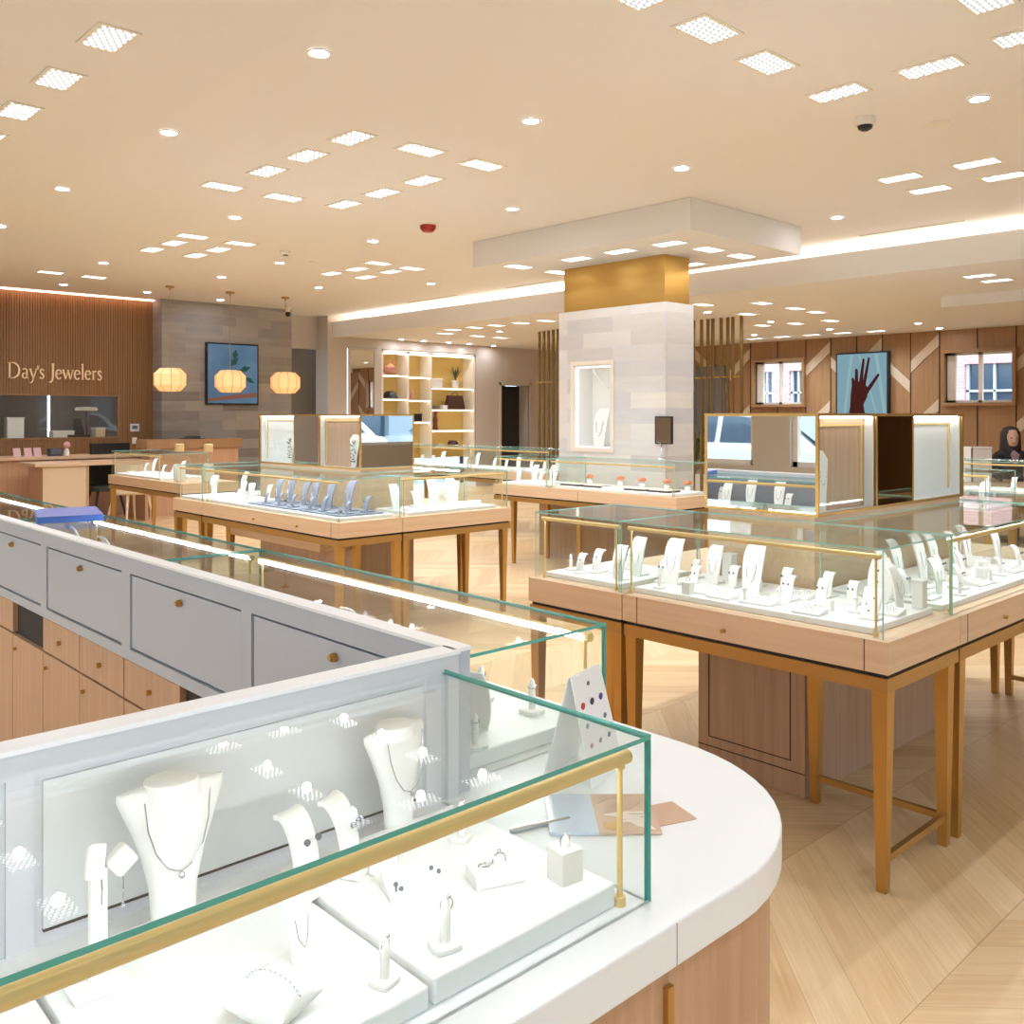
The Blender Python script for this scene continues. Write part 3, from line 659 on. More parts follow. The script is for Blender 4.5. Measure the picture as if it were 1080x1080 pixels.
vitrine('mirrored brass vitrine on the middle island, before the stone wall', 3.708, 5.537, 4.186, 7.023, 1.06, 1.458, [(.012, .557, 'wood'), (.557, .919, 'mirror'), (.919, 1.474, 'white')], 'y', '-y')

table('display table in front of the stone column', 6.2, 4.65, 6.78, 6.9, [(0, 1)], legs=[(.03, .03), (.5, .03), (.03, 1.98), (.5, 1.98), (.03, 1.1)], seams=[('-x', 1.1)])
glass_case('glass case before the stone column with dark brown trays', 6.22, 4.68, 6.76, 6.15, Z0, Z1, rail=('-x',), group='glass cases before the column')
glass_case('left end glass case before the stone column with white stands', 6.22, 6.16, 6.76, 6.88, Z0, Z1, rail=('-x',), group='glass cases before the column')
tag(box('island_cabinet', (6.80, 4.9, 0), (6.97, 6.85, .74), 'oakv'), 'oak back cabinet between the column and its display table', 'cabinet')

table('far left display table in front of the reception desk', 3.9, 8.95, 4.5, 10.97, [], legs=[(.03, .03), (.5, .03), (.03, 1.95), (.5, 1.95)])
glass_case('far left glass case in front of the reception desk', 3.93, 9.6, 4.47, 10.94, Z0, Z1, rail=('-x',), group='glass cases in the back')
table('far display table below the lit shelves', 7.65, 7.55, 8.2, 10.6, [], legs=[(.03, .03), (.5, .03), (.03, 2.95), (.5, 2.95)])
glass_case('far glass case below the lit shelves, left part', 7.68, 9.05, 8.18, 10.57, Z0, Z1, rail=('-x',), group='glass cases in the back')
glass_case('far glass case below the lit shelves, right part', 7.68, 7.58, 8.18, 9.04, Z0, Z1, rail=('-x',), group='glass cases in the back')
table('display table beyond the near island at the right edge', 6.9, 2.45, 7.45, 4.2, [], legs=[(.03, .03), (.5, .03), (.03, 1.7), (.5, 1.7)])
glass_case('glass case beyond the near island at the right edge', 6.92, 2.47, 7.43, 4.18, Z0, Z1, rail=('-x',), group='glass cases in the back')
table('rear right display table before the seated woman', 8.65, 1.9, 9.2, 4.8, [], legs=[(.03, .03), (.5, .03), (.03, 2.8), (.5, 2.8)])
glass_case('rear right glass case before the seated woman', 8.67, 1.92, 9.18, 4.78, Z0, Z1, rail=('-x',), group='glass cases in the back')

# ------------------------------------------------------------------ jewelry stands
def ramp_pts(h, lean=.55, n=12):
    """side profile: foot, then a curve rising and rolling over at the top (towards -y is the front)"""
    out = []
    for i in range(n + 1):
        t = i / n; a = t * 1.75
        out.append((h * lean * (1 - math.cos(a)) * .55, h * math.sin(min(a, PI/2)) if a < PI/2 else h * (1 - .12 * (a - PI/2)**2 * 4)))
    return out
def sheet(profile, widths, th, back=True):
    """curved board following PROFILE (y, z), WIDTHS across x, thickness th"""
    b = MB(); n = len(profile); rings = []
    for i, (y, z) in enumerate(profile):
        p0 = profile[max(i-1, 0)]; p1 = profile[min(i+1, n-1)]; dy, dz = p1[0]-p0[0], p1[1]-p0[1]; l = math.hypot(dy, dz) or 1
        ny, nz = dz/l, -dy/l; w = widths[i] / 2; bow = .12 * w
        rings.append([(-w, y + bow, z), (-w*.5, y, z), (w*.5, y, z), (w, y + bow, z), (w, y + bow + ny*th, z + nz*th), (w*.5, y + ny*th, z + nz*th), (-w*.5, y + ny*th, z + nz*th), (-w, y + bow + ny*th, z + nz*th)])
    return b.ring(rings)
def k_ramp(r, m):
    h = .185; pr = [(y - .03, z) for y, z in ramp_pts(h)]; n = len(pr)
    sheet(pr, [.062 + .02*math.sin(PI*min(1, i/(n-1)*1.1)) - (.028 if i == n-1 else 0) for i in range(n)], .007).build('curved_board', m, r, smooth=True)
    MB().box((-.03, -.03, 0), (.03, .045, .008)).build('foot', m, r, bevel=.002)
    MB().tube([(-.022, -.022+.002, .12), (-.016, -.027, .07), (0, -.032, .045), (.016, -.027, .07), (.022, -.022+.002, .12)], .0013, 6).build('necklace', 'silver', r)
def k_curl(r, m):
    h = .075; pr = [(y - .015, z) for y, z in ramp_pts(h, .7, 8)]; n = len(pr)
    sheet(pr, [.032] * n, .005).build('curved_board', m, r, smooth=True)
    MB().box((-.02, -.03, 0), (.02, .03, .008)).build('foot', m, r, bevel=.002)
    MB().sphere((-.008, -.017, .052), .0035, 8).sphere((.008, -.017, .052), .0035, 8).build('earrings', 'gem', r)
def k_cube(r, m):
    MB().box((-.018, -.018, 0), (.018, .018, .045)).build('block', m, r, bevel=.002)
    ring_on(r, .045)
def ring_on(r, z, R_=.009):
    MB().tube([(R_*math.cos(a*PI/8), 0, z + R_*.8 + R_*math.sin(a*PI/8)) for a in range(16)], .0012, 6, closed=True).build('ring', 'silver', r, smooth=True)
def k_pad(r, m):
    MB().ring([[(-.05, -.035, 0), (.05, -.035, 0), (.05, .035, 0), (-.05, .035, 0)], [(-.05, -.035, .008), (.05, -.035, .008), (.05, .035, .022), (-.05, .035, .022)]]).build('pad', m, r, bevel=.002)
    b = MB()
    for i in range(4):
        for j in (-.012, .012): b.tube([(-.033 + i*.022 + .006*math.cos(a*PI/5), j, .018 + .006*math.sin(a*PI/5) + (.003 if j > 0 else -.001)) for a in range(10)], .001, 5, closed=True)
    b.build('ring_rows', 'silver', r)
def k_finger(r, m):
    MB().prism([(.02*math.cos(a*PI/8)*(1.2 if a % 4 else 1), .02*math.sin(a*PI/8)*(1.2 if a % 4 else 1)) for a in range(16)], 0, .008).build('base', m, r, bevel=.0015)
    MB().lathe([(.006, .008), (.0065, .03), (.0055, .055), (.002, .062)], 12).build('cone', m, r, smooth=True)
    MB().tube([(.0068*math.cos(a*PI/8), .0068*math.sin(a*PI/8), .046) for a in range(16)], .0011, 6, closed=True).sphere((0, -.008, .047), .0025, 6).build('ring', 'silver', r)
def k_box(r, m): MB().box((-.022, -.022, 0), (.022, .022, .10)).build('block', m, r, bevel=.003); MB().box((-.024, -.024, .10), (.024, .024, .108)).build('cap', m, r, bevel=.002)
def k_oval(r, m):
    pr = [(.0 + .18*(i/10)**2*.12, i/10*.16) for i in range(11)]
    sheet(pr, [.055 + .035*math.sin(PI*i/10)**.7 for i in range(11)], .006).build('oval_board', m, r, smooth=True)
    MB().box((-.028, -.005, 0), (.028, .05, .006)).build('foot', m, r)
    MB().sphere((.0, -.004, .115), .004, 8).sphere((-.004, -.003, .075), .004, 8).build('pendants', 'gem', r)
def k_board(r, m):
    sheet([(i/6*.04, i/6*.1) for i in range(7)], [.06]*7, .006).build('board', m, r); MB().box((-.03, 0, 0), (.03, .05, .006)).build('foot', m, r)
    MB().sphere((-.01, .012, .05), .003, 8).sphere((.012, .02, .07), .003, 8).sphere((.0, .006, .03), .003, 8).build('pendants', 'gem', r)
def bust_mesh(h, w, m, r, faceted=False):
    lv = [(.0, .44, .34, .0), (.12, .40, .32, .0), (.3, .44, .30, .0), (.5, .58, .32, .0), (.68, .78, .34, .02), (.82, .98, .28, .05), (.88, .96, .2, .06), (.90, .50, .26, .06)]
    b = MB(); rings = []; n = 24
    for t, ww, dd, yo in lv:
        ring = []
        for i in range(n):
            a = 2*PI*i/n; x = ww*w/2*math.copysign(abs(math.cos(a))**.7, math.cos(a)); y = dd*w/2*math.sin(a)*(1 if math.sin(a) < 0 else .35)
            ring.append((x, y + yo*w + .0, t*h + (.02*h*abs(math.cos(a)) if t > .75 and t < .88 else 0)))
        rings.append(ring)
    b.ring(rings).build('torso', m, r, smooth=True)
    MB().lathe([(.28*w, .82*h), (.25*w, .89*h), (.245*w, .915*h), (.2*w, .925*h)], 20, (0, .04*w, 0), sy=.85).build('neck', m, r, smooth=True)
def k_bust(r, m):
    bust_mesh(.19, .13, m, r)
    MB().tube([(.032*math.sin(a/8*PI - PI/2)*1.1, -.012 - .012*math.cos(a/8*PI - PI/2), .145 - .06*math.cos(a/8*PI - PI/2)) for a in range(9)], .0012, 6).build('necklace', 'silver', r)
def k_bangle(r, m):
    MB().box((-.05, -.02, 0), (.05, .02, .03)).build('block', m, r, bevel=.003)
    MB().tube([(.02*math.cos(a*PI/10), 0, .032 + .02*max(0, math.sin(a*PI/10)) + .001) for a in range(0, 11)], .0022, 8).build('bangle', 'brass', r, smooth=True)
def k_dtray(r, m):
    MB().box((-.13, -.1, 0), (.13, .1, .016)).build('base', plain('dark_brown_leather', '4a3428', .5) if 'dark_brown_leather' not in bpy.data.materials else bpy.data.materials['dark_brown_leather'], r, bevel=.003)
    MB().box((-.11, -.08, .016), (.11, .08, .022)).build('cushion', 'cream', r, bevel=.002)
    b = MB()
    for i in range(5):
        for j in range(3): b.sphere((-.08 + i*.04, -.05 + j*.05, .026), .006, 6)
    b.build('jewel_rows', 'goldrod', r)
def k_wtray(r, m):
    MB().box((-.13, -.1, 0), (.13, .1, .016)).build('base', m, r, bevel=.003)
    b = MB()
    for i in range(5):
        for j in range(3): b.sphere((-.08 + i*.04, -.05 + j*.05, .02), .006, 6)
    b.build('jewel_rows', 'goldrod', r)
def k_coral(r, m):
    mm = bpy.data.materials.get('coral_fabric') or plain('coral_fabric', 'e0875f', .6)
    MB().lathe([(.022, 0), (.03, .035), (.012, .05)], 10).build('base', m, r, smooth=True)
    b = MB()
    for a in range(6): b.sphere((.025*math.cos(a*PI/3), .025*math.sin(a*PI/3), .075 + .012*(a % 2)), .02, 8, sc=(1, 1, .6))
    b.sphere((0, 0, .09), .02, 8).build('petals', mm, r, smooth=True)
KD = {'ramp': (k_ramp, 'curved necklace stand', 'necklace_stand', 'jewelry stand'), 'curl': (k_curl, 'small curled earring stand', 'earring_stand', 'jewelry stand'),
      'cube': (k_cube, 'small ring block', 'ring_block', 'jewelry stand'), 'pad': (k_pad, 'flat sloping ring pad', 'ring_pad', 'ring pad'), 'finger': (k_finger, 'ring finger stand', 'ring_stand', 'ring stand'),
      'box': (k_box, 'tall square block', 'riser_block', 'display block'), 'oval': (k_oval, 'oval pendant board with two stones', 'pendant_board', 'jewelry stand'), 'board': (k_board, 'leaning pendant board with gems', 'pendant_board', 'jewelry stand'),
      'bust': (k_bust, 'necklace bust', 'necklace_bust', 'necklace bust'), 'bangle': (k_bangle, 'low block carrying a gold bangle', 'bangle_block', 'jewelry stand'),
      'dtray': (k_dtray, 'dark brown jewelry tray', 'jewelry_tray', 'jewelry tray'), 'wtray': (k_wtray, 'white jewelry tray', 'jewelry_tray', 'jewelry tray'), 'coral': (k_coral, 'coral flower ornament', 'flower_ornament', 'ornament')}
PR = {}
def stand(kind, x, y, z, face, label, group=None, sc=1, mat='cream'):
    fn, _, nm, cat = KD[kind]; k = (kind, mat)
    if k not in PR:
        r = thing(nm, label, cat, (x, y, z), FACE[face] if isinstance(face, str) else face, group, sc); fn(r, mat); PR[k] = r; return r
    return dup(PR[k], label, group, (x, y, z), FACE[face] if isinstance(face, str) else face, sc)
def dress(items, z, where, group, mat='cream', adj='white'):
    """labels count each kind from the left of the photo"""
    cnt = {}; tot = {}
    for it in items: tot[it[2]] = tot.get(it[2], 0) + 1
    for it in sorted(items, key=lambda i: sx_of(i[0], i[1])):
        x, y, kd, f = it[:4]; sc = it[4] if len(it) > 4 else 1
        cnt[kd] = cnt.get(kd, 0) + 1
        nm = KD[kd][1]; a = '' if kd in ('dtray', 'wtray', 'coral') else adj + ' '
        pos = '' if tot[kd] == 1 else ', %s from left' % ORD[cnt[kd] - 1]
        stand(kd, x, y, z, f, '%s%s%s in %s' % (a, nm, pos, where), group, sc, mat)

TZ = .789
tray('long white display board in the corner case of the near island', 2.79, 1.34, 3.24, 2.29, Z0)
tray('white display board in the left end case of the near island', 2.79, 2.36, 3.24, 2.77, Z0)
tray('white display board in the right hand case of the near island', 3.30, 1.33, 4.58, 1.76, Z0)
dress([(2.77+.05,2.06,'cube','-x'),(2.88,2.04,'pad','-x'),(2.95,2.22,'ramp','-x',.95),(3.12,2.24,'curl','-x'),(3.18,2.12,'box','-x'),(2.85,1.93,'pad','-x'),(2.98,1.88,'ramp','-x',1),(3.06,2.02,'curl','-x',1.1),(3.12,1.83,'curl','-x',1.2),
       (2.98,1.74,'curl','-x',1.2),(2.86,1.77,'pad','-x'),(2.84,1.58,'pad','-x'),(3.0,1.62,'curl','-x',1.2),(3.15,1.68,'curl','-x',1.2),(3.17,1.5,'oval','-x'),(2.88,1.40,'board','-x'),(2.96,1.48,'finger','-x'),(3.02,1.40,'pad','-x'),(2.95,2.12,'curl','-x',1.1),(3.05,1.92,'cube','-x'),(2.9,1.73,'finger','-x'),(3.08,1.55,'curl','-x',1.1),(3.12,1.42,'ramp','-y',.8),(3.05,1.74,'pad','-x'),(2.93,1.56,'cube','-x',.8),(3.15,1.98,'ramp','-x',.85),(2.83,2.2,'finger','-x'),(2.95,2.29-.02,'curl','-x',1.2),(2.84,1.83,'finger','-x'),(3.2,1.37,'box','-y',.9),(3.08,2.12,'ramp','-x',.8)],
      TZ, 'near island corner case', 'stands in the corner case')
dress([(2.89,2.72,'finger','-x',1.1),(2.87,2.64,'curl','-x',1.1),(2.93,2.60,'curl','-x',1.3),(2.96,2.53,'finger','-x',1.1),(2.86,2.42,'ramp','-x',.75),(3.0,2.44,'ramp','-x',.85),(3.1,2.56,'curl','-x',1.2)], TZ, 'near island left end case', 'stands in the left end case')
dress([(3.42,1.60,'ramp','-y',.8),(3.56,1.62,'ramp','-y',.95),(3.50,1.44,'ramp','-y',.7),(3.72,1.60,'ramp','-y',1.0),(3.66,1.42,'curl','-y',1.2),(3.38,1.42,'pad','-y'),(3.9,1.62,'ramp','-y',.9),(3.80,1.40,'pad','-y'),(3.95,1.44,'cube','-y'),(4.06,1.6,'ramp','-y',.9),(4.08,1.42,'curl','-y'),(4.22,1.42,'pad','-y'),(4.24,1.62,'ramp','-y',.95),(4.42,1.56,'ramp','-y',.9),(3.36,1.5,'curl','-y',1.3),(3.52,1.36,'finger','-y'),(3.6,1.52,'pad','-y'),(3.8,1.55,'curl','-y',1.3),(3.98,1.54,'curl','-y',1.3),(4.14,1.5,'cube','-y'),(4.34,1.44,'curl','-y',1.3),(3.88,1.38,'finger','-y')],
      TZ, 'near island right hand case', 'stands in the right hand case')
tray('white display board in the front case of the middle island', 3.25, 5.10, 3.67, 6.98, Z0)
tray('white display board in the right end case of the middle island', 3.80, 5.09, 4.6, 5.48, Z0)
tray('white display board in the left end case of the middle island', 3.25, 7.06, 4.6, 7.48, Z0)
tray('grey leatherette tray under the nearer blue grey stands', 3.29, 5.14, 3.63, 5.66, TZ, .012, 'greyvelvet')
tray('grey leatherette tray under the farther blue grey stands', 3.29, 5.72, 3.63, 6.4, TZ, .012, 'greyvelvet')
dress([(3.5,6.30,'ramp','-x',.9),(3.5,6.12,'ramp','-x',1.05),(3.34,6.2,'curl','-x',1.1),(3.34,6.0,'curl','-x',1.2),(3.5,5.92,'ramp','-x',.9),(3.34,5.82,'curl','-x',1.2),(3.5,5.78,'ramp','-x',1.05),
       (3.34,5.58,'curl','-x',1.2),(3.5,5.58,'ramp','-x',1.0),(3.36,5.44,'curl','-x',1.3),(3.34,5.3,'pad','-x'),(3.5,5.34,'ramp','-x',1.1),(3.54,5.2,'curl','-x',1.4),(3.38,5.19,'curl','-x',1.1)],
      TZ + .012, 'middle island front case', 'blue grey stands', 'greyvelvet', 'blue grey')
dress([(3.86,5.34,'ramp','-y',.95),(3.98,5.22,'ramp','-y',.7),(4.06,5.36,'curl','-y',1.5),(4.2,5.34,'ramp','-y',1.05),(4.38,5.34,'ramp','-y',1.05),(4.22,5.18,'curl','-y',1.2),(3.88,5.15,'pad','-y'),(4.08,5.16,'finger','-y'),(4.35,5.16,'pad','-y'),(4.5,5.22,'bangle','-y',1.0)],
      TZ, 'middle island right end case', 'stands in the right end case of the middle island', 'white', 'white')
dress([(3.4,6.55,'bust','-x',.8),(3.45,6.78,'bust','-x',.8),(3.36,6.68,'curl','-x',1.2),(3.5,6.46,'ramp','-x',.7),(3.34,6.48,'cube','-x')], TZ, 'middle island far corner', 'white stands at the far end of the middle island', 'white')
dress([(3.4,7.2,'bust','-x',.9),(3.5,7.38,'bust','-x',.9),(3.7,7.25,'ramp','-x'),(3.9,7.25,'curl','-x')], TZ, 'middle island left end case', 'white stands in the left end case of the middle island', 'white')
tray('white display board in the case with brown trays', 6.26, 4.74, 6.72, 6.10, Z0)
tray('white display board in the case left of the brown trays', 6.26, 6.20, 6.72, 6.84, Z0)
dress([(6.42,5.98,'dtray','-x',.9),(6.42,5.72,'dtray','-x',.9),(6.42,5.46,'wtray','-x',.9),(6.42,5.2,'dtray','-x',.9),(6.42,4.95,'dtray','-x',.9),(6.64,6.0,'coral','-x',.9),(6.64,5.62,'coral','-x',.9),(6.64,5.36,'coral','-x',.9),(6.64,5.08,'coral','-x',.9),(6.62,4.84,'coral','-x',.9)], TZ, 'case before the stone column', 'trays before the column', 'white')
dress([(6.42,6.75,'ramp','-x',.7),(6.5,6.6,'ramp','-x',.9),(6.6,6.45,'ramp','-x',.9),(6.38,6.4,'curl','-x',1.4),(6.45,6.28,'curl','-x',1.4)], TZ, 'column table left end case', 'white stands before the column', 'white')
for x0, y0, x1, y1, l in ((3.96, 9.64, 4.44, 10.9, 'far left case before the reception desk'), (7.71, 9.09, 8.15, 10.53, 'left far case below the lit shelves'), (7.71, 7.62, 8.15, 9.0, 'right far case below the lit shelves'), (6.95, 2.5, 7.4, 4.14, 'case beyond the near island'), (8.7, 1.96, 9.15, 4.74, 'rear right case')):
    tray('white display board in the ' + l, x0, y0, x1, y1, Z0)
    its = []; n = max(4, int((y1 - y0) / .22))
    for i in range(n):
        yy = y0 + .12 + (y1 - y0 - .24) * i / (n - 1)
        its.append((x0 + .3, yy, 'ramp' if i % 3 == 0 else 'curl', '-x', .9 if i % 3 == 0 else 1.4)); its.append((x0 + .12, yy, 'pad', '-x', .9))
    dress(its, TZ, l, 'stands in the ' + l, 'white')
# long run cases
def run_case(y0, y1, l, items):
    tray('white display board in the ' + l, 1.02, y0 + .03, 1.345, y1 - .03, .83, .028)
    dress([(x, y0 + dy, k, f, s_) for x, dy, k, f, s_ in items], .858, l, 'stands in the ' + l, 'white')
run_case(1.2, 2.575, 'near case of the long run', [(1.27, .25, 'finger', '+x', 1.15), (1.29, .12, 'finger', '+x', 1.1), (1.15, .12, 'oval', PI*.6, .7), (1.08, .05, 'finger', '+x', 1), (1.1, .3, 'pad', '+x', 1), (1.25, .45, 'pad', '+x', 1), (1.12, .6, 'curl', '+x', 1.2), (1.25, .7, 'ramp', '+x', .7), (1.1, .85, 'cube', '+x', 1), (1.25, 1.0, 'pad', '+x', 1), (1.15, 1.15, 'ramp', '+x', .8)])
run_case(2.585, 3.965, 'second case of the long run', [(1.2, .2, 'ramp', '+x', .8), (1.1, .35, 'curl', '+x', 1.3), (1.25, .5, 'curl', '+x', 1.3), (1.15, .62, 'ramp', '+x', .9), (1.27, .72, 'pad', '+x', 1), (1.12, .85, 'ramp', '+x', .9), (1.25, .95, 'ramp', '+x', .8), (1.1, 1.1, 'curl', '+x', 1.3), (1.22, 1.2, 'ramp', '+x', .9)])
run_case(3.975, 5.40, 'far case of the long run', [(1.2, .2, 'ramp', '+x', .8), (1.25, .45, 'curl', '+x', 1.3), (1.1, .5, 'pad', '+x', 1), (1.2, .75, 'curl', '+x', 1.3), (1.12, .95, 'pad', '+x', 1), (1.25, 1.15, 'ramp', '+x', .8)])
o = tag(MB().box((0, 0, 0), (.07, .045, .004)).build('price_card', plain('grey_card', '8a8c92', .5)), 'small grey printed card lying in the near case of the long run', 'card'); o.location = (1.14, 1.37, .858); o.rotation_euler = (0, 0, .2)

# ---- nearest case contents
tray('right white display board in the nearest glass case', .605, .765, .895, 1.09, .83, .03, 'white')
tray('left white display board in the nearest glass case', .30, .765, .598, 1.09, .83, .025, 'white')
tray('far left white display board in the nearest glass case', -.7, .765, .292, 1.09, .83, .025, 'white')
r = thing('necklace_bust', 'large white necklace bust with open neck, left one of the two in the nearest case', 'necklace bust', (.463, 1.09, .83), -.1)
bust_mesh(.2, .13, 'cream', r)
MB().tube([(.038*math.sin(a/8*PI - PI/2)*1.0, -.018 - .012*math.cos(a/8*PI - PI/2), .17 - .085*math.cos(a/8*PI - PI/2)) for a in range(9)], .001, 6).sphere((0, -.034, .082), .004, 8).build('necklace', 'silver', r)
bust0 = r
dup(r, 'white necklace bust beside the white corner post in the nearest case', None, (.80, 1.10, .83), .15, .93)
dup(r, 'white necklace bust at the far left end of the nearest case', None, (.1, 1.09, .83), 0, .93)
r = thing('earring_tree', 'slim white earring post with two angled tops, left in the nearest case', 'earring stand', (.345, 1.0, .855))
MB().box((-.0085, -.006, .0), (.0085, .006, .125)).build('post', 'cream', r, bevel=.002)
MB().box((-.03, -.025, 0), (.03, .025, .008)).build('base', 'cream', r, bevel=.003)
b = MB(); b.X = Matrix.Translation((-.004, -.004, .13)) @ Matrix.Rotation(.25, 4, 'Y') @ Matrix.Rotation(-.4, 4, 'X'); b.box((-.009, -.006, -.015), (.009, .006, .02)); b.build('top', 'cream', r, bevel=.003)
b = MB(); b.X = Matrix.Translation((.022, -.004, .127)) @ Matrix.Rotation(.9, 4, 'Y'); b.box((-.012, -.009, -.013), (.012, .009, .013)); b.build('top', 'cream', r, bevel=.004)
MB().tube([(.0, -.01, .118), (.0, -.012, .105), (.0, -.011, .09)], .0011, 6).tube([(.021, -.012, .112), (.021, -.014, .1), (.021, -.013, .085)], .0013, 6).sphere((.021, -.013, .082), .0025, 6).build('earrings', 'silver', r)
stand('curl', .60, 1.03, .858, .3, 'white curled earring stand, left of the pair behind the gold rod', 'earring pair', 1.25, 'cream')
stand('curl', .662, 1.03, .86, .5, 'white curled earring stand, right of the pair behind the gold rod', 'earring pair', 1.25, 'cream')
r = thing('ring_stand', 'ring finger stand with square base, front of the right display board', 'ring stand', (.647, .80, .86), -.2)
MB().prism([(.017*math.cos(a*PI/12)/max(abs(math.cos(a*PI/12)), abs(math.sin(a*PI/12)))**.7, .015*math.sin(a*PI/12)/max(abs(math.cos(a*PI/12)), abs(math.sin(a*PI/12)))**.7) for a in range(24)], 0, .008).build('base', 'cream', r, bevel=.002)
MB().lathe([(.006, .008), (.0068, .035), (.0055, .052), (.0015, .058)], 14).build('cone', 'cream', r, smooth=True)
MB().tube([(.002 + .0078*math.cos(a*PI/10), .0, .048 + .0078*math.sin(a*PI/10)) for a in range(20)], .0011, 6, closed=True).sphere((.004, -.002, .0575), .003, 8).build('ring', 'silver', r, smooth=True)
dup(r, 'ring finger stand on the front right corner of the left display board', None, (.566, .80, .855), .3, .85)
dup(r, 'oval based ring finger stand at the back of the right display board', None, (.83, .99, .86), .5, .9)
r = thing('ring_slab', 'thick white slab holding two rings, middle of the right display board', 'ring slab', (.79, .875, .86), -.35)
MB().box((-.034, -.022, 0), (.034, .022, .02)).build('slab', 'cream', r, bevel=.003)
MB().tube([(.005 + .009*math.cos(a*PI/10), .0, .024 + .009*math.sin(a*PI/10)) for a in range(20)], .0012, 6, closed=True).sphere((.005, 0, .035), .003, 8).tube([(-.015 + .008*math.cos(a*PI/10), .004*math.sin(a*PI/10), .0215) for a in range(20)], .0012, 6, closed=True).build('rings', 'silver', r, smooth=True)
r = thing('earring_pad', 'low sloping white pad with two pairs of earrings, beside the slab', 'earring pad', (.705, .925, .86), -.35)
MB().ring([[(-.042, -.025, 0), (.042, -.025, 0), (.042, .025, 0), (-.042, .025, 0)], [(-.042, -.025, .004), (.042, -.025, .004), (.042, .025, .02), (-.042, .025, .02)]]).build('pad', 'cream', r, bevel=.001)
MB().sphere((-.03, -.005, .013), .003, 8).sphere((-.025, -.012, .010), .003, 8).sphere((.02, .008, .018), .003, 8).sphere((.028, .002, .015), .003, 8).tube([(-.03, -.005, .014), (-.032, -.014, .009)], .001).build('earrings', 'gem', r)
r = thing('ring_block', 'white cube block with a ring on top at the right end of the nearest case', 'ring block', (.855, .815, .86), -.15)
MB().box((-.0165, -.0165, 0), (.0165, .0165, .042)).build('block', plain('ivory_block', 'e6e2d8', .5), r, bevel=.0015); MB().lathe([(.006, .042), (.006, .05), (.002, .058)], 12).build('tip', 'cream', r, smooth=True)
MB().tube([(.0075*math.cos(a*PI/10), 0, .05 + .0075*math.sin(a*PI/10)) for a in range(20)], .001, 6, closed=True).build('ring', 'silver', r, smooth=True)
r = thing('bracelet_pillow', 'white pillow with a dotted silver bracelet, at the lower left of the photo', 'bracelet pillow', (.455, .83, .855), .35)
b = MB(); rr = []
for j in range(13):
    t = j/12*2 - 1; h = .022 * (1 - abs(t)**3) + .004; w_ = .034 + .006*abs(t)**2
    rr.append([(t*.036, w_*math.cos(2*PI*i/16)*(1 if abs(math.cos(2*PI*i/16)) < .9 else .95), .022 + h*math.sin(2*PI*i/16)*.9) for i in range(16)])
b.ring(rr).build('cushion', 'cream', r, smooth=True)
b = MB()
for k in range(14): a = PI*.12 + k/13*PI*.76; b.sphere((-.003, .036*math.cos(a), .022 + .0225*math.sin(a) + .001), .0018, 6)
b.build('bracelet', 'silver', r)
stand('ramp', .52, .90, .855, .2, 'short white curved necklace stand behind the bracelet pillow', None, .42, 'cream')
r = thing('riser_block', 'flat white block lying behind the gold rod, right of the earring stands', 'display block', (.70, 1.0, .86), -.2); MB().box((-.02, -.012, 0), (.02, .012, .022)).build('block', 'cream', r, bevel=.002)
r = thing('riser_block', 'flat white block left of the bracelet pillow', 'display block', (.37, .86, .855), .1); MB().box((-.025, -.02, 0), (.025, .02, .015)).build('block', 'cream', r, bevel=.002)
# ---- on the rounded counter: tent card and booklets, blue box on the glass
r = thing('tent_card', 'white tent card printed with rows of coloured birthstones, on the white counter', 'tent card', (1.196, 1.094, .83), .27)
hw, hh, dp = .062, .175, .045
MB().add([(-hw, dp, 0), (hw, dp, 0), (hw*.88, .001, hh), (-hw*.88, .001, hh), (-hw, dp + .002, 0), (hw, dp + .002, 0), (hw*.88, .003, hh), (-hw*.88, .003, hh)], [(0,1,2,3),(7,6,5,4),(0,4,5,1),(1,5,6,2),(2,6,7,3),(3,7,4,0)]).build('front_leaf', 'white', r)
MB().add([(-hw, -dp, 0), (hw, -dp, 0), (hw*.88, -.001, hh), (-hw*.88, -.001, hh), (-hw, -dp - .002, 0), (hw, -dp - .002, 0), (hw*.88, -.003, hh), (-hw*.88, -.003, hh)], [(3,2,1,0),(4,5,6,7),(1,5,4,0),(2,6,5,1),(3,7,6,2),(0,4,7,3)]).build('back_leaf', 'white', r)
gcol = ['c02a3a', '20264f', '3a4a86', '8ea8b8', '4a4a52', '6a7a86', 'c79a92', 'b08d84', '70647e', 'd8848e', 'd09a92', 'b06a62']
b = MB(); ml = []
for i, c in enumerate(gcol):
    x = -.036 + (i % 3) * .034; z = .125 - (i // 3) * .032; y0 = -dp - (.003 - dp) * z / hh; y0 = -(dp * (1 - z / hh)) - .0045
    MB().cyl((x, y0, z), .0062 if i < 3 else .0045, .0015, 10, 'y').build('printed_gem', plain('gem_print_%d' % i, c, .4), r)
MB().cyl((-.002, -(dp * (1 - .155 / hh)) - .0045, .155), .004, .0015, 10, 'y').build('printed_gem', 'gem', r)
r = thing('booklet', 'open glossy booklet with a warm photo of hands, under the tent card', 'booklet', (1.082, .955, .831), -.735)
MB().box((-.083, -.069, 0), (-.01, .069, .004)).build('left_page', plain('pale_blue_page', 'cfd8e6', .2), r)
MB().box((-.01, -.069, 0), (.083, .069, .004)).build('right_page', plain('warm_photo_page', 'dcb9a0', .2), r)
b = MB()
for k in range(4): b.box((.03 + .0, -.036 + k*.010, .0042), (.066, -.030 + k*.010, .0048), 0)
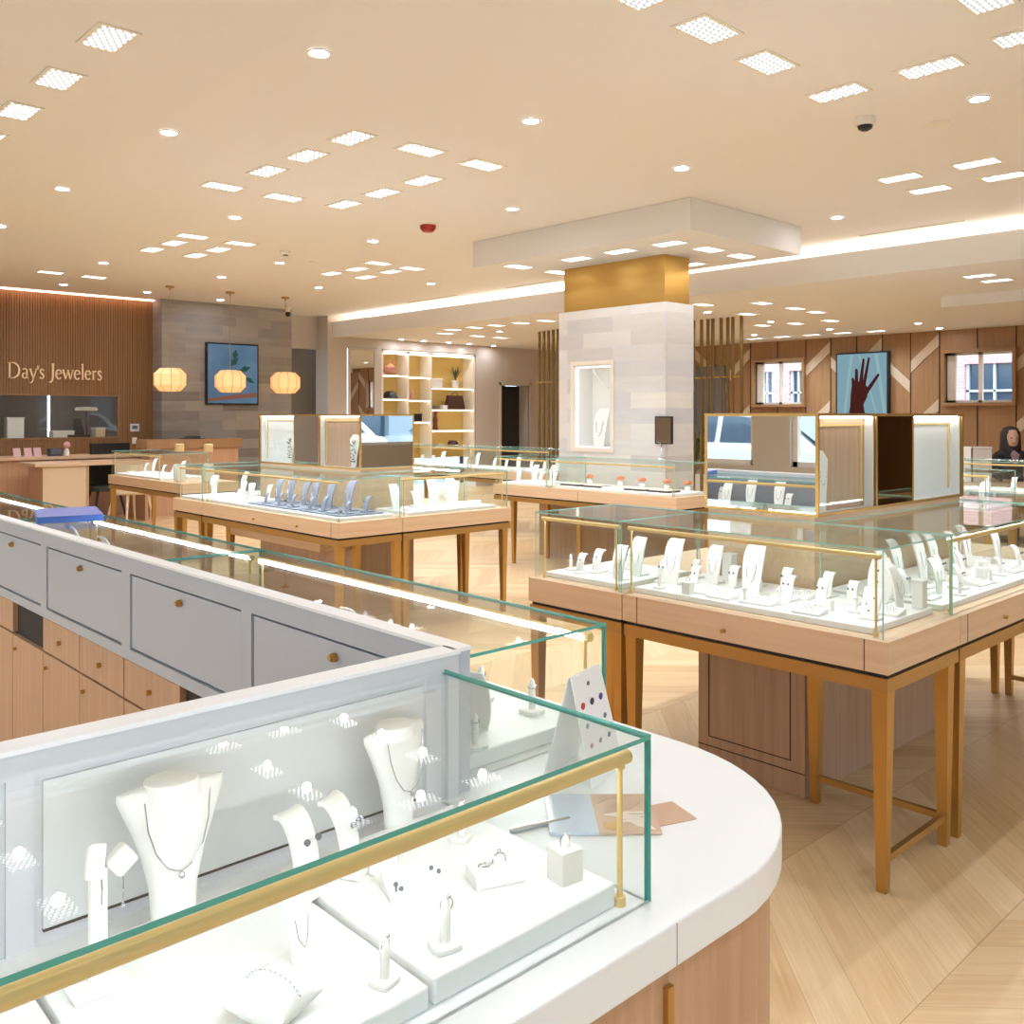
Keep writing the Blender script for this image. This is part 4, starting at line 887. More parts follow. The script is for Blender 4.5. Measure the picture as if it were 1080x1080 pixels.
b.prism([(.01, .0), (.05, .012), (.068, .04), (.03, .045), (.012, .03)], .0042, .0047, 1).box((.0, -.06, .0042), (.018, -.035, .0046), 2).prism([(.0, -.01), (.03, -.02), (.05, -.05), (.075, -.062), (.06, -.02), (.03, .0)], .0042, .0045, 0).prism([(-.005, .03), (.02, .05), (.06, .062), (.0, .065)], .0042, .0045, 1)
b.build('printed_picture', [plain('print_fair', 'f1ddd0', .3), plain('print_skin', 'c99f84', .3), plain('print_gold', 'd8a95a', .3)], r)
r = thing('booklet', 'second booklet peeking out at the right under the open booklet', 'booklet', (1.145, .895, .8302), -.35)
MB().box((-.05, -.035, 0), (.05, .035, .0008)).build('cover', plain('tan_page', 'c99f7c', .3), r)
r = thing('pen', 'slim silver pen left of the booklet', 'pen', (.985, .99, .834), -.3); MB().cyl((-.05, 0, 0), .0035, .1, 10, 'x').build('barrel', 'silver', r, smooth=True)
r = thing('folder_box', 'flat bright blue box lying on the glass of the long run', 'box', (1.22, 3.86, 1.0435), -.25)
MB().box((-.115, -.15, 0), (.115, .2, .021)).build('base', plain('royal_blue', '4a72c4', .3), r, bevel=.003)
MB().box((-.115, -.15, .021), (.115, .2, .026)).build('lid', plain('violet_blue', '6273bd', .35), r, bevel=.002)
# column extras
r = thing('necklace_stand', 'white leaning necklace form standing in the lit column niche', 'jewelry stand', (7.13, 6.27, 1.135), -PI/2, None, 2.1); k_ramp(r, 'cream')
r = thing('branch_ornament', 'white crossed twig ornament hanging in the column niche', 'ornament', (7.12, 6.30, 1.8))
MB().tube([(0, .1, .14), (0, .02, .02), (0, .07, -.08)], .009, 6).tube([(0, -.04, .11), (0, .02, .02), (0, -.12, -.08)], .009, 6).build('twigs', 'white', r)
r = thing('small_screen', 'small dark framed mirror on the stone column, right of the niche', 'mirror', (6.975, 5.375, 1.18))
box('frame', (0, -.1, 0), (.02, .1, .26), 'black', r); box('glass', (-.002, -.088, .012), (0, .088, .248), 'mirror', r); MB().tube([(-.03, .0, -.13), (-.03, .0, .0), (-.04, .04, .03)], .005, 6).build('stalk', 'silver', r); MB().cyl((-.03, 0, -.137), .04, .01, 14).build('foot', 'silver', r)
r.location = (6.972, 5.375, 1.18)
# brass tube screens
def tubes(label, pts, zt):
    cx_ = sum(p[0] for p in pts) / len(pts); cy_ = sum(p[1] for p in pts) / len(pts)
    r = thing('brass_screen', label, 'room divider', (cx_, cy_, 0))
    for x, y in pts: MB().box((x - cx_ - .019, y - cy_ - .019, 0), (x - cx_ + .019, y - cy_ + .019, zt)).build('brass_tube', 'bronze_dark', r, bevel=.003)
    ys_ = [p[1] - cy_ for p in pts]; MB().box((-.012, min(ys_), 2.0), (.012, max(ys_), 2.02)).build('cross_bar', 'brass', r)
tubes('brass tube screen left of the stone column', [(11.2 - .03*i, 11.28 - i*.14) for i in range(6)], LZ)
tubes('brass tube screen right of the stone column', [(11.55, 8.42 - i*.115 + (.03 if i % 3 == 1 else 0)) for i in range(9)], LZ)
r = thing('wall_screen', 'dark grey screen behind the right brass tubes', 'screen', (15.93, 11.35, 1.0)); box('panel', (0, -.6, 0), (.05, .35, 1.45), plain('blue_grey_screen', '6e7886', .3), r); box('frame', (-.01, .35, 0), (.05, .39, 1.45), 'black', r)
r = thing('potted_plant', 'green leafy plant behind the right brass tubes', 'plant', (12.3, 8.85, 0))
MB().lathe([(.16, 0), (.2, .5), (.18, .5)], 16).build('pot', 'trimw', r, smooth=True)
b = MB()
for k in range(26):
    a = k*2.4; l = .35 + .3*random.random(); e_ = .15 + .5*random.random(); h0 = .5 + .6*random.random()
    p0 = Vector((0, 0, h0)); p1 = Vector((math.cos(a)*l*.5, math.sin(a)*l*.5, h0 + e_*.6)); p2 = Vector((math.cos(a)*l, math.sin(a)*l, h0 + e_*.5)); s_ = Vector((-math.sin(a), math.cos(a), 0))*.05
    b.add([p0, p1 + s_, p2, p1 - s_, p1 + Vector((0, 0, .01))], [(0, 1, 4), (1, 2, 4), (2, 3, 4), (3, 0, 4)])
b.cyl((0, 0, .45), .015, .75, 8).build('leaves', 'leaf', r)

# ------------------------------------------------------------------ reception area
lan = plain('lantern_silk', 'f2cf9c', .7); bl = lan.node_tree.nodes['Principled BSDF']; bl.inputs['Emission Color'].default_value = srgb('ffb878'); bl.inputs['Emission Strength'].default_value = .5
lp = None
for x, l in ((5.31, 'left of the three glowing octagonal lantern pendants'), (6.20, 'middle of the three glowing octagonal lantern pendants'), (7.09, 'right of the three glowing octagonal lantern pendants')):
    if lp is None:
        lp = r = thing('lantern_pendant', l, 'pendant lamp', (x, 12.6, CZ), 0, 'lantern pendants')
        n = 10; prof = [(.115, -1.46), (.145, -1.455), (.218, -1.375), (.22, -1.22), (.145, -1.145), (.115, -1.14)]
        MB().ring([[(q*math.cos(2*PI*k/n), q*math.sin(2*PI*k/n), z) for k in range(n)] for q, z in prof]).build('lamp_shade', lan, r)
        b = MB()
        for k in range(n):
            a = 2*PI*k/n; b.tube([((q + .002)*math.cos(a), (q + .002)*math.sin(a), z) for q, z in prof], .0035, 4)
        b.build('ribs', 'brassd', r)
        MB().cyl((0, 0, -1.145), .004, 1.12, 6).build('cord', 'brass', r); MB().cyl((0, 0, -.025), .06, .025, 16).cyl((0, 0, -.06), .012, .035, 8).build('canopy', 'brass', r)
    else: dup(lp, l, 'lantern pendants', (x, 12.6, CZ), 0)
# TV on the stone
scr = emis('screen_blue', '50708c', .55)
n_ = scr.node_tree; tc = n_.nodes.new('ShaderNodeTexCoord'); nz = n_.nodes.new('ShaderNodeTexNoise'); nz.inputs['Scale'].default_value = 2; cr = n_.nodes.new('ShaderNodeValToRGB')
cr.color_ramp.elements[0].color = srgb('3f5f80'); cr.color_ramp.elements[1].color = srgb('8aa6bc'); n_.links.new(tc.outputs['Object'], nz.inputs['Vector']); n_.links.new(nz.outputs['Fac'], cr.inputs[0]); n_.links.new(cr.outputs[0], n_.nodes['Principled BSDF'].inputs['Emission Color'])
r = thing('television', 'portrait television with a blue picture on the grey stone wall', 'television', (6.94, 14.055, 1.62))
MB().box((-.45, -.05, 0), (.45, .004, .99)).build('case', 'black', r, bevel=.006)
MB().box((-.425, -.053, .025), (.425, -.05, .965)).build('screen', scr, r)
b = MB()
for (x, z, l, a, w) in ((-.05, .62, .2, .8, .05), (.1, .55, .22, .3, .05), (.02, .72, .18, 1.4, .05), (.2, .45, .2, -.5, .04)):
    c, s_ = math.cos(a), math.sin(a); b.add([(x, -.0545, z), (x + c*l/2 - s_*w, -.0545, z + s_*l/2 + c*w), (x + c*l, -.0545, z + s_*l), (x + c*l/2 + s_*w, -.0545, z + s_*l/2 - c*w)], [(0, 3, 2, 1)])
b.build('leaf_picture', emis('screen_leaf', '3d6a5c', .45), r)
MB().add([(-.42, -.0545, .05), (.42, -.0545, .13), (.42, -.0545, .2), (0, -.0545, .16), (-.42, -.0545, .1)], [(0, 1, 2, 3, 4)]).build('coral_picture', emis('screen_coral', 'a9705c', .45), r)

# sign lettering, cut from strokes of varying width
def glyphs():
    G = {}
    def el(cx_, cz_, rx, rz, a0, a1, w0, w1, n=14):   # elliptical stroke, thicker at the sides
        out = []
        for i in range(n + 1):
            a = a0 + (a1 - a0)*i/n; k = abs(math.cos(a)); out.append((cx_ + rx*math.cos(a), cz_ + rz*math.sin(a), w0 + (w1 - w0)*k))
        return out
    T_, t_ = .075, .035
    se = lambda x, z, w=.08: [(x - w, z, .028), (x + w, z, .028)]
    st_ = lambda x, z0, z1, w=T_: [(x, z0, w), (x, z1, w)]
    G['D'] = (.78, [st_(.13, 0, .72), se(.12, .012, .1), se(.12, .708, .1), [(.13, .70, t_)] + el(.30, .36, .36, .345, PI/2, -PI/2, t_, .085) + [(.13, .015, t_)]])
    G['a'] = (.44, [el(.19, .34, .12, .115, 2.6, 0, .035, .06, 8) + [(.31, .30, .065), (.31, .06, .065), (.34, .02, .04), (.39, .03, .02)], el(.19, .13, .125, .115, .35, 2*PI - .5, .035, .065)])
    G['y'] = (.46, [[(.06, .44, .075), (.25, .02, .07)], [(.42, .44, .035), (.24, -.02, .04), (.16, -.17, .045), (.06, -.19, .05)], se(.07, .445, .07), se(.41, .445, .06)])
    G["'"] = (.10, [[(.0, .58, .03), (.10, .46, .03)], [(.10, .60, .022), (.0, .44, .022)], [(.05, .64, .015), (.05, .40, .015)], [(-.04, .52, .015), (.14, .52, .015)]])
    G['s'] = (.36, [[(.29, .36, .035), (.24, .43, .045), (.16, .445, .05), (.09, .40, .06), (.08, .33, .065), (.14, .26, .07), (.23, .20, .07), (.28, .13, .065), (.25, .05, .055), (.17, .01, .045), (.09, .02, .045), (.05, .09, .035)]])
    G[' '] = (.22, [])
    G['J'] = (.38, [[(.24, .70, T_), (.24, .10, T_), (.20, -.06, .065), (.12, -.14, .05), (.03, -.14, .05)], se(.24, .708, .1)])
    G['e'] = (.42, [el(.21, .23, .16, .215, .15, 2*PI - .75, .035, .072), [(.06, .25, .03), (.36, .27, .03)]])
    G['w'] = (.68, [[(.05, .44, .07), (.20, .01, .06)], [(.20, .01, .035), (.34, .42, .035)], [(.32, .44, .07), (.48, .01, .06)], [(.48, .01, .035), (.63, .44, .035)], se(.05, .445, .06), se(.33, .445, .05), se(.62, .445, .05)])
    G['l'] = (.24, [st_(.12, 0, .76, .07), se(.12, .012, .08), [(.04, .73, .03), (.12, .75, .03)]])
    G['r'] = (.34, [st_(.12, 0, .43, .07), se(.12, .012, .08), [(.13, .33, .035), (.20, .42, .045), (.30, .42, .06)], [(.04, .42, .03), (.12, .435, .03)]])
    return G
def ribbon(b, pts, th, mi=0):
    n = len(pts); L_, R_ = [], []
    for i, (x, z, w) in enumerate(pts):
        x0, z0 = pts[max(i-1, 0)][:2]; x1, z1 = pts[min(i+1, n-1)][:2]; dx, dz = x1-x0, z1-z0; l = math.hypot(dx, dz) or 1
        L_.append((x - dz/l*w/2, z + dx/l*w/2)); R_.append((x + dz/l*w/2, z - dx/l*w/2))
    vs = []; fs = []
    for i in range(n): vs += [(L_[i][0], 0, L_[i][1]), (R_[i][0], 0, R_[i][1]), (L_[i][0], -th, L_[i][1]), (R_[i][0], -th, R_[i][1])]
    for i in range(n - 1):
        a = 4*i; c = a + 4
        fs += [(a, c, c+1, a+1), (a+2, a+3, c+3, c+2), (a, a+2, c+2, c), (a+1, c+1, c+3, a+3)]
    fs += [(0, 1, 3, 2), (4*n-4, 4*n-2, 4*n-1, 4*n-3)]
    b.add(vs, fs, mi)
G = glyphs(); r = thing('wall_sign', "raised pale gold lettering Day's Jewelers on the slatted wall", 'sign', (3.73, 14.40, 1.975)); x = 0; em = .262
word = "Day's Jewelers"; tot = sum(G[c][0] for c in word); em = 1.30 / tot; vs_ = .27 / .76 * .95
for c in word:
    b = MB()
    if c != ' ':
        b.X = Matrix.Translation((x*em, 0, 0)) @ Matrix.Diagonal((em*1.0, 1, vs_*.92, 1))
        for s_ in G[c][1]: ribbon(b, [(q[0], q[1], q[2]*1.3) for q in s_], .03)
        b.build('letter', plain('pale_gold_letter', 'fbe2bc', .35) if 'pale_gold_letter' not in bpy.data.materials else bpy.data.materials['pale_gold_letter'], r)
    x += G[c][0]
# things in the workshop behind the opening, on a shelf
sbox('trim_7', (1.7, 14.5, 1.06), (5.24, 15.0, 1.10), 'walnut')
r = thing('light_tube', 'upright glowing white tube lamp in the workshop opening', 'lamp', (4.43, 14.9, 1.101)); MB().cyl((0, 0, 0), .03, .03, 12).build('base', 'black', r); MB().cyl((0, 0, .03), .016, .85, 10).build('tube', emis('tube_lamp', 'f4fbff', 8), r)
r = thing('work_lamp', 'oval white work lamp over the bench in the workshop', 'lamp', (4.92, 14.75, 1.101)); MB().cyl((0, 0, 0), .09, .02, 16).cyl((0, 0, .02), .01, .4, 8).build('stand', 'black', r); MB().lathe([(.16, .42), (.17, .44), (.15, .47), (.02, .48)], 20, sy=.5).build('shade', 'white', r, smooth=True)
for x, w, h, m, l in ((3.9, .22, .3, 'white', 'white cylinder machine at the left of the workshop opening'), (4.55, .3, .1, 'trimw', 'pale box on the workshop bench'), (5.08, .14, .14, 'desklight', 'wooden box at the right end of the workshop bench')):
    r = thing('workshop_box', l, 'box', (x, 14.7, 1.101)); MB().box((-w/2, -.1, 0), (w/2, .1, h)).build('body', m, r, bevel=.01); MB().box((-w/2 - .005, -.105, h), (w/2 + .005, .105, h + .02)).build('lid', m, r)
r = thing('microscope', 'black bench microscope in the workshop opening', 'microscope', (4.76, 14.62, 1.101)); MB().box((-.16, -.06, 0), (.16, .08, .06)).build('base', 'black', r, bevel=.01); MB().prism([(-.06, .06), (.08, .06), (.03, .3), (-.05, .3)], -.03, .05, ax='y').build('arm', 'dark', r)
r = thing('tool_rack', 'dark rack with clear jars at the far left of the workshop opening', 'rack', (3.62, 14.8, 1.101)); MB().box((-.1, -.1, 0), (.1, .1, .5)).build('body', 'black', r); MB().cyl((.16, -.02, 0), .05, .2, 14).build('jar', 'glass', r); MB().cyl((.3, .02, .0), .06, .26, 14).build('jar', 'glass', r)
# back counter and reception desk
r = thing('back_counter', 'long oak counter along the slatted wall', 'counter', (0, 0, 0)); MB().box((1.6, 13.75, 0), (5.75, 14.38, .84)).build('body', 'cab', r); MB().box((1.6, 13.70, .84), (5.78, 14.39, .88)).build('top', 'oak', r)
MB().box((3.4, 13.748, .3), (3.404, 13.752, .83)).box((4.2, 13.748, .1), (4.204, 13.752, .83)).build('door_gaps', 'gap', r)
r = thing('wall_monitor', 'wide black drawer front under the wall switches', 'monitor', (5.02, 13.98, .88)); MB().box((-.28, 0, .0), (.26, .1, .16)).build('case', 'black', r, bevel=.004)
for i, (x, l) in enumerate(((3.72, 'leftmost small pink card stand on the back counter'), (3.86, 'middle small pink card stand on the back counter'), (3.98, 'rightmost small pink card stand on the back counter'))):
    r = thing('card_stand', l, 'card stand', (x, 13.85, .88), .2); MB().add([(-.05, 0, 0), (.05, 0, 0), (.05, .03, .12), (-.05, .03, .12), (-.05, .008, 0), (.05, .008, 0), (.05, .038, .12), (-.05, .038, .12)], [(0,1,2,3),(7,6,5,4),(0,4,5,1),(1,5,6,2),(2,6,7,3),(3,7,4,0)]).build('card', plain('pink_card', 'd8b3b8', .5), r); MB().box((-.05, .03, 0), (.05, .08, .006)).build('foot', 'white', r)
r = thing('card_machine', 'dark card payment machine on the back counter', 'payment terminal', (4.2, 13.86, .88), .1); MB().box((-.09, -.05, 0), (.09, .05, .11)).build('body', plain('navy_plastic', '2d3a4c', .4), r, bevel=.01); MB().box((-.07, -.053, .03), (.07, -.05, .1)).build('screen', 'gem', r)
r = thing('flower_vase', 'small white vase with a pink bloom beside the card machine', 'vase', (4.37, 13.9, .88)); MB().lathe([(.03, 0), (.04, .05), (.02, .1)], 14).build('vase', 'white', r, smooth=True); MB().sphere((0, 0, .15), .05, 10).build('bloom', plain('pink_bloom', 'dba8a8', .7), r, smooth=True)
r = thing('thermostat', 'grey square thermostat on the slatted wall near the stone', 'thermostat', (5.51, 14.395, 1.26)); MB().box((-.07, -.02, -.06), (.07, 0, .06)).build('body', 'lacquer', r, bevel=.004); MB().box((-.04, -.023, -.02), (.04, -.02, .03)).build('display', 'gem', r)
r = thing('light_switch', 'white light switch below the thermostat', 'switch', (5.51, 14.395, 1.06)); MB().box((-.035, -.012, -.05), (.035, 0, .05)).build('plate', 'white', r); MB().box((-.012, -.018, -.025), (.012, -.012, .025)).build('rocker', 'trimw', r)
r = thing('reception_desk', 'reception desk with pale birch end panel and oak top', 'desk', (0, 0, 0))
MB().box((3.62, 12.72, .79), (5.12, 13.42, .83)).build('top', 'oak', r, bevel=.002)
MB().box((3.73, 12.78, 0), (4.25, 13.4, .79)).build('pedestal', 'cab', r)
MB().box((3.725, 12.76, 0), (4.25, 12.78, .79)).build('front_panel', 'desklight', r)
MB().box((4.25, 12.76, 0), (4.29, 13.4, .79)).build('leg_panel', 'cab', r); MB().box((5.04, 12.78, 0), (5.08, 13.4, .79)).build('leg_panel', 'cab', r)
r = thing('desk_mat', 'oval pale leather mat on the reception desk', 'mat', (4.5, 13.0, .831)); MB().lathe([(.24, 0), (.25, .006), (.22, .01)], 24, sy=.5).build('pad', plain('pale_tan_leather', 'dcc0a0', .5), r)
cream = plain('cream_upholstery', 'd8c4a6', .8)
def chair(label, x, y, rz, mat, lm):
    r = thing('desk_chair', label, 'chair', (x, y, 0), rz, 'chairs at the reception desk')
    MB().prism(arc(0, 0, .25, 0, 2*PI, 20)[:-1], .42, .49).build('seat', mat, r, bevel=.015)
    b = MB(); pr = arc(0, 0, .27, PI*.05 + PI, 2*PI - PI*.05, 14); pi_ = arc(0, 0, .235, PI*.05 + PI, 2*PI - PI*.05, 14)
    b.prism(pr + pi_[::-1], .44, .82); b.build('backrest', mat, r, bevel=.008)
    for sx_, sy_ in ((1,1), (1,-1), (-1,1), (-1,-1)):
        MB().tube([(sx_*.14, sy_*.14, .43), (sx_*.22, sy_*.22, 0)], [.02, .011], 8).build('leg', lm, r, smooth=True)
    return r
chair('cream upholstered tub chair with pale wooden legs at the desk', 4.66, 12.3, .25, cream, 'desklight')
chair('dark green chair behind the cream chair, under the desk', 4.62, 13.12, PI, plain('dark_green_upholstery', '3c423a', .8), 'black')
r = thing('back_desk', 'tan wooden counter block in front of the stone wall', 'counter', (0, 0, 0)); MB().box((5.19, 13.1, .97), (6.65, 13.5, 1.10)).build('top_panel', 'panelw', r, bevel=.002); MB().box((5.25, 13.15, 0), (6.6, 13.45, .97)).build('body', 'cab', r)
r = thing('hat', 'low dark hat shape lying on the tan counter block', 'hat', (5.95, 13.3, 1.101)); MB().lathe([(.2, 0), (.2, .008), (.13, .012), (.11, .04), (.02, .05)], 20, sy=.6).build('brim', 'black', r, smooth=True)
# bottles on the far table
for x, y, l in ((4.02, 9.30, 'left tall clear bottle with a cork stopper on the far left table'), (4.22, 9.06, 'right tall clear bottle with a cork stopper on the far left table')):
    r = thing('glass_bottle', l, 'bottle', (x, y, .767)); MB().lathe([(.06, 0), (.07, .02), (.07, .22), (.035, .28), (.03, .31)], 20).build('body', 'glass', r, smooth=True); MB().lathe([(.05, .01), (.058, .03), (.058, .17), (.05, .18)], 16).build('filling', plain('white_beads', 'ece8de', .6), r, smooth=True); MB().lathe([(.045, .31), (.045, .385), (.03, .39)], 14).build('cork', plain('cork', 'd8b884', .8), r, smooth=True)
# exit/emergency light by the recess
r = thing('emergency_light', 'small white emergency light in the recess beside the stone wall', 'sign', (8.15, 14.745, 2.52)); MB().box((-.1, -.06, -.14), (.1, 0, .12)).build('housing', 'lacquer', r, bevel=.01); MB().box((-.08, -.064, -.06), (.08, -.06, 0)).build('lamp', emis('emergency_lamp', 'f2fff2', 3), r)
# ------------------------------------------------------------------ lit shelf unit + mirror
r = thing('wall_mirror', 'tall mirror in a pale frame left of the lit shelves', 'mirror', (9.68, 14.395, .62)); MB().box((-.31, -.02, 0), (-.26, 0, 2.07)).box((.26, -.02, 0), (.31, 0, 2.07)).box((-.26, -.02, 2.03), (.26, 0, 2.07)).build('frame', 'paint', r); MB().box((-.26, -.01, 0), (.26, -.004, 2.03)).build('mirror_glass', 'mirror', r)
r = thing('shelf_unit', 'built in shelf unit with gold back and lit shelf edges', 'shelf', (0, 14.4, 0)); D_ = .34
gb = plain('gold_wallcovering', 'cdb068', .5)
MB().box((10.16, D_, .6), (12.42, D_ + .02, 2.66)).build('back_panel', gb, r)
b = MB(); x_ = (10.14, 10.74, 11.30, 12.42)
for x in x_: b.box((x - .02, 0, .6), (x + .02, D_, 2.68))
b.box((10.12, 0, 2.64), (12.44, D_, 2.69)); b.build('frame', 'trimw', r)
lm = MB()
for c, zs in ((0, (2.21, 1.76, 1.32, .88)), (1, (2.19, 1.74, 1.32, .88)), (2, (1.99, 1.56, 1.15, .80))):
    for z in zs:
        MB().box((x_[c] + .02, .01, z - .012), (x_[c+1] - .02, D_, z + .012)).build('shelf_board', 'trimw', r)
    for z in (2.64,) + zs[:-1]: lm.box((x_[c] + .03, .006, z - .024), (x_[c+1] - .03, .02, z - .013))
lm.build('shelf_lights', 'ledwarm', r)
def deco(name, lab, cat, x, z, prof, mat, sc=(1, 1), y=14.52):
    r = thing(name, lab, cat, (x, y, z)); MB().lathe(prof, 16, sx=sc[0], sy=sc[1]).build('body', mat, r, smooth=True); return r
pink = plain('pink_clay', 'c98f78', .6)
deco('vase', 'squat pink vase on the top left shelf', 'vase', 10.4, 2.222, [(.08, 0), (.13, .06), (.12, .14), (.03, .2), (.015, .28)], pink)
deco('hat', 'black rounded hat on the second shelf left', 'hat', 10.40, 1.772, [(.16, 0), (.15, .01), (.12, .1), (.06, .14)], 'black')
deco('bowl', 'brown bowl on the third shelf left', 'bowl', 10.40, 1.332, [(.08, 0), (.17, .09), (.165, .12), (.13, .11)], plain('brown_bowl', '6b4a30', .5))
deco('vase', 'slim pink bottle vase on the middle column of shelves', 'vase', 10.92, 1.752, [(.05, 0), (.06, .06), (.02, .14), (.012, .26)], pink)
r = thing('gift_box', 'small black box on the middle column of shelves', 'box', (11.05, 14.5, 1.332)); MB().box((-.06, -.05, 0), (.06, .05, .12)).build('base', 'black', r); MB().box((-.065, -.055, .12), (.065, .055, .15)).build('lid', 'black', r)
r = thing('storage_box', 'stack like white box on the top right shelf', 'box', (11.5, 14.55, 2.002)); MB().box((-.14, -.08, 0), (.14, .08, .14)).build('base', 'cream', r, bevel=.004); MB().box((-.145, -.085, .14), (.145, .085, .18)).build('lid', 'cream', r, bevel=.004)
r = thing('potted_plant', 'spiky green plant in a white pot on the top right shelf', 'plant', (12.0, 14.5, 2.002)); MB().lathe([(.06, 0), (.08, .15), (.07, .15)], 14).build('pot', 'white', r, smooth=True)
b = MB()
for k in range(12):
    a = k*2*PI/12; l = .12 + .06*(k % 3); b.add([(0, 0, .14), (math.cos(a)*l*.5 - math.sin(a)*.02, math.sin(a)*l*.4, .32), (math.cos(a)*l, math.sin(a)*l*.7, .40 + .05*(k % 2)), (math.cos(a)*l*.5 + math.sin(a)*.02, math.sin(a)*l*.4, .30)], [(0, 1, 2, 3)])
b.build('leaves', plain('dark_leaf', '2c3d22', .5), r)
r = thing('handbag', 'dark brown handbag on the second shelf right', 'bag', (11.98, 14.5, 1.572)); MB().ring([[(-.22, -.08, 0), (.22, -.08, 0), (.22, .08, 0), (-.22, .08, 0)], [(-.19, -.04, .28), (.19, -.04, .28), (.19, .04, .28), (-.19, .04, .28)]]).build('body', plain('brown_leather', '4a2c24', .5), r, bevel=.01); MB().tube([(-.08, 0, .27), (-.06, 0, .33), (.06, 0, .33), (.08, 0, .27)], .008, 6).build('handle', plain('brown_strap', '3c241e', .5), r)
deco('bowl', 'small grey bowl on the second shelf right', 'bowl', 11.5, 1.572, [(.06, 0), (.11, .07), (.08, .08)], plain('grey_bowl', '8a7a6c', .5))
r = thing('gift_box', 'small white box beside the brown handbag', 'box', (11.68, 14.48, 1.572)); MB().box((-.06, -.05, 0), (.06, .05, .07)).build('base', 'white', r, bevel=.004); MB().box((-.062, -.052, .05), (.062, .052, .08)).build('lid', 'white', r)
deco('vase', 'tall red figure shaped vase at the left of the third shelf right', 'vase', 11.5, 1.162, [(.06, 0), (.04, .1), (.05, .2), (.03, .28), (.04, .34), (.01, .38)], plain('dark_red_clay', '6a3028', .5))
deco('jewel_case', 'dark rounded case on the lowest right shelf', 'case', 11.95, .812, [(.11, 0), (.11, .08), (.07, .13)], plain('dark_plum', '3c2226', .5))
deco('candle_bowl', 'low white dish beside the dark rounded case', 'dish', 11.62, .812, [(.08, 0), (.11, .05), (.06, .06)], 'white')

# ------------------------------------------------------------------ TV with the hand picture, person and boxes
r = thing('television', 'portrait television showing a dark hand, on the panelled wall', 'television', (15.97, 7.84, 1.36)); 
MB().box((-.09, -.50, 0), (.01, .48, 1.22)).build('case', 'black', r, bevel=.008)
MB().box((-.094, -.47, .03), (-.09, .45, 1.19)).build('screen', emis('screen_ice', '8fb6c4', .62), r)
b = MB()
for a, c, w in ((.2, .34, .05), (.05, -.3, .03), (-.25, -.42, .06)): b.add([(-.0955, a, 1.18), (-.0955, a - w, 1.18), (-.0955, c - w, .04), (-.0955, c, .04)], [(0, 1, 2, 3)])
b.build('fabric_folds', emis('screen_folds', 'a9c9cf', .6), r)
b = MB()
def limb(p, q, w0, w1):
    (y0, z0), (y1, z1) = p, q; dy, dz = y1 - y0, z1 - z0; l = math.hypot(dy, dz); ny, nz = -dz/l, dy/l
    pts = [(y0 + ny*w0, z0 + nz*w0), (y0 - ny*w0, z0 - nz*w0), (y1 - ny*w1, z1 - nz*w1), (y1 - ny*w1*.5 + dy/l*w1, z1 - nz*w1*.5 + dz/l*w1), (y1 + ny*w1*.5 + dy/l*w1, z1 + nz*w1*.5 + dz/l*w1), (y1 + ny*w1, z1 + nz*w1)]
    b.add([(-.097, y, z) for y, z in pts], [tuple(range(6))])
b.add([(-.097, y, z) for y, z in ((.24, .04), (.20, .25), (.19, .45), (.17, .62), (.08, .70), (-.06, .68), (-.14, .56), (-.12, .42), (-.05, .28), (-.09, .04))], [tuple(range(10))])
limb((.13, .62), (.15, .74), .035, .025); limb((.08, .66), (.08, .90), .036, .026); limb((.0, .66), (-.05, 1.08), .036, .022); limb((-.06, .64), (-.15, 1.10), .034, .02); limb((-.10, .50), (-.32, .80), .04, .024)
b.build('hand_picture', emis('screen_hand', '5a2c26', .5), r)
# seated woman
def skin_body(name, pts, edges, mat, parent, lvl=2):
    me = bpy.data.meshes.new(name); me.from_pydata([p[:3] for p in pts], edges, []); me.materials.append(M[mat] if isinstance(mat, str) else mat)
    o = bpy.data.objects.new(name, me); COL.objects.link(o); o.parent = parent
    sk = o.modifiers.new('skin', 'SKIN'); sv = me.skin_vertices[0].data if me.skin_vertices else None
    if sv is None:
        import bmesh
        bm = bmesh.new(); bm.from_mesh(me); bm.verts.layers.skin.verify(); bm.to_mesh(me); bm.free(); sv = me.skin_vertices[0].data
    for i, p in enumerate(pts): sv[i].radius = (p[3], p[4] if len(p) > 4 else p[3])
    sv[0].use_root = True
    ss = o.modifiers.new('sub', 'SUBSURF'); ss.levels = lvl; ss.render_levels = lvl; sk.use_smooth_shade = True
    return o
jk = plain('black_jacket', '1b1a1e', .8)
P_ = thing('person', 'seated woman with long dark hair in a black jacket', 'person', (11.5, 3.87, 0), math.radians(-52))
# local: faces -y
pts = [(0, .02, .50, .15, .11), (0, .03, .72, .13, .10), (0, .02, .90, .16, .10), (0, .02, 1.0, .10, .07), (0, 0, 1.08, .05, .05),
       (-.15, .02, .99, .06), (-.22, -.02, .80, .045), (-.17, -.22, .72, .035), (.15, .02, .99, .06), (.22, -.02, .80, .045), (.17, -.22, .72, .035),
       (-.10, -.12, .49, .08), (-.11, -.42, .48, .06), (-.11, -.44, .25, .045), (-.11, -.44, .07, .04), (.10, -.12, .49, .08), (.11, -.42, .48, .06), (.11, -.44, .25, .045), (.11, -.44, .07, .04),
       (-.11, -.53, .035, .035), (.11, -.53, .035, .035)]
skin_body('body', pts, [(0,1),(1,2),(2,3),(3,4),(3,5),(5,6),(6,7),(3,8),(8,9),(9,10),(0,11),(11,12),(12,13),(13,14),(0,15),(15,16),(16,17),(17,18),(14,19),(18,20)], jk, P_)
b = MB(); lv = [(.045, 1.05, .0), (.05, 1.09, -.01), (.062, 1.11, -.02), (.073, 1.15, -.012), (.078, 1.19, -.005), (.078, 1.23, 0), (.06, 1.275, 0), (.02, 1.295, 0)]
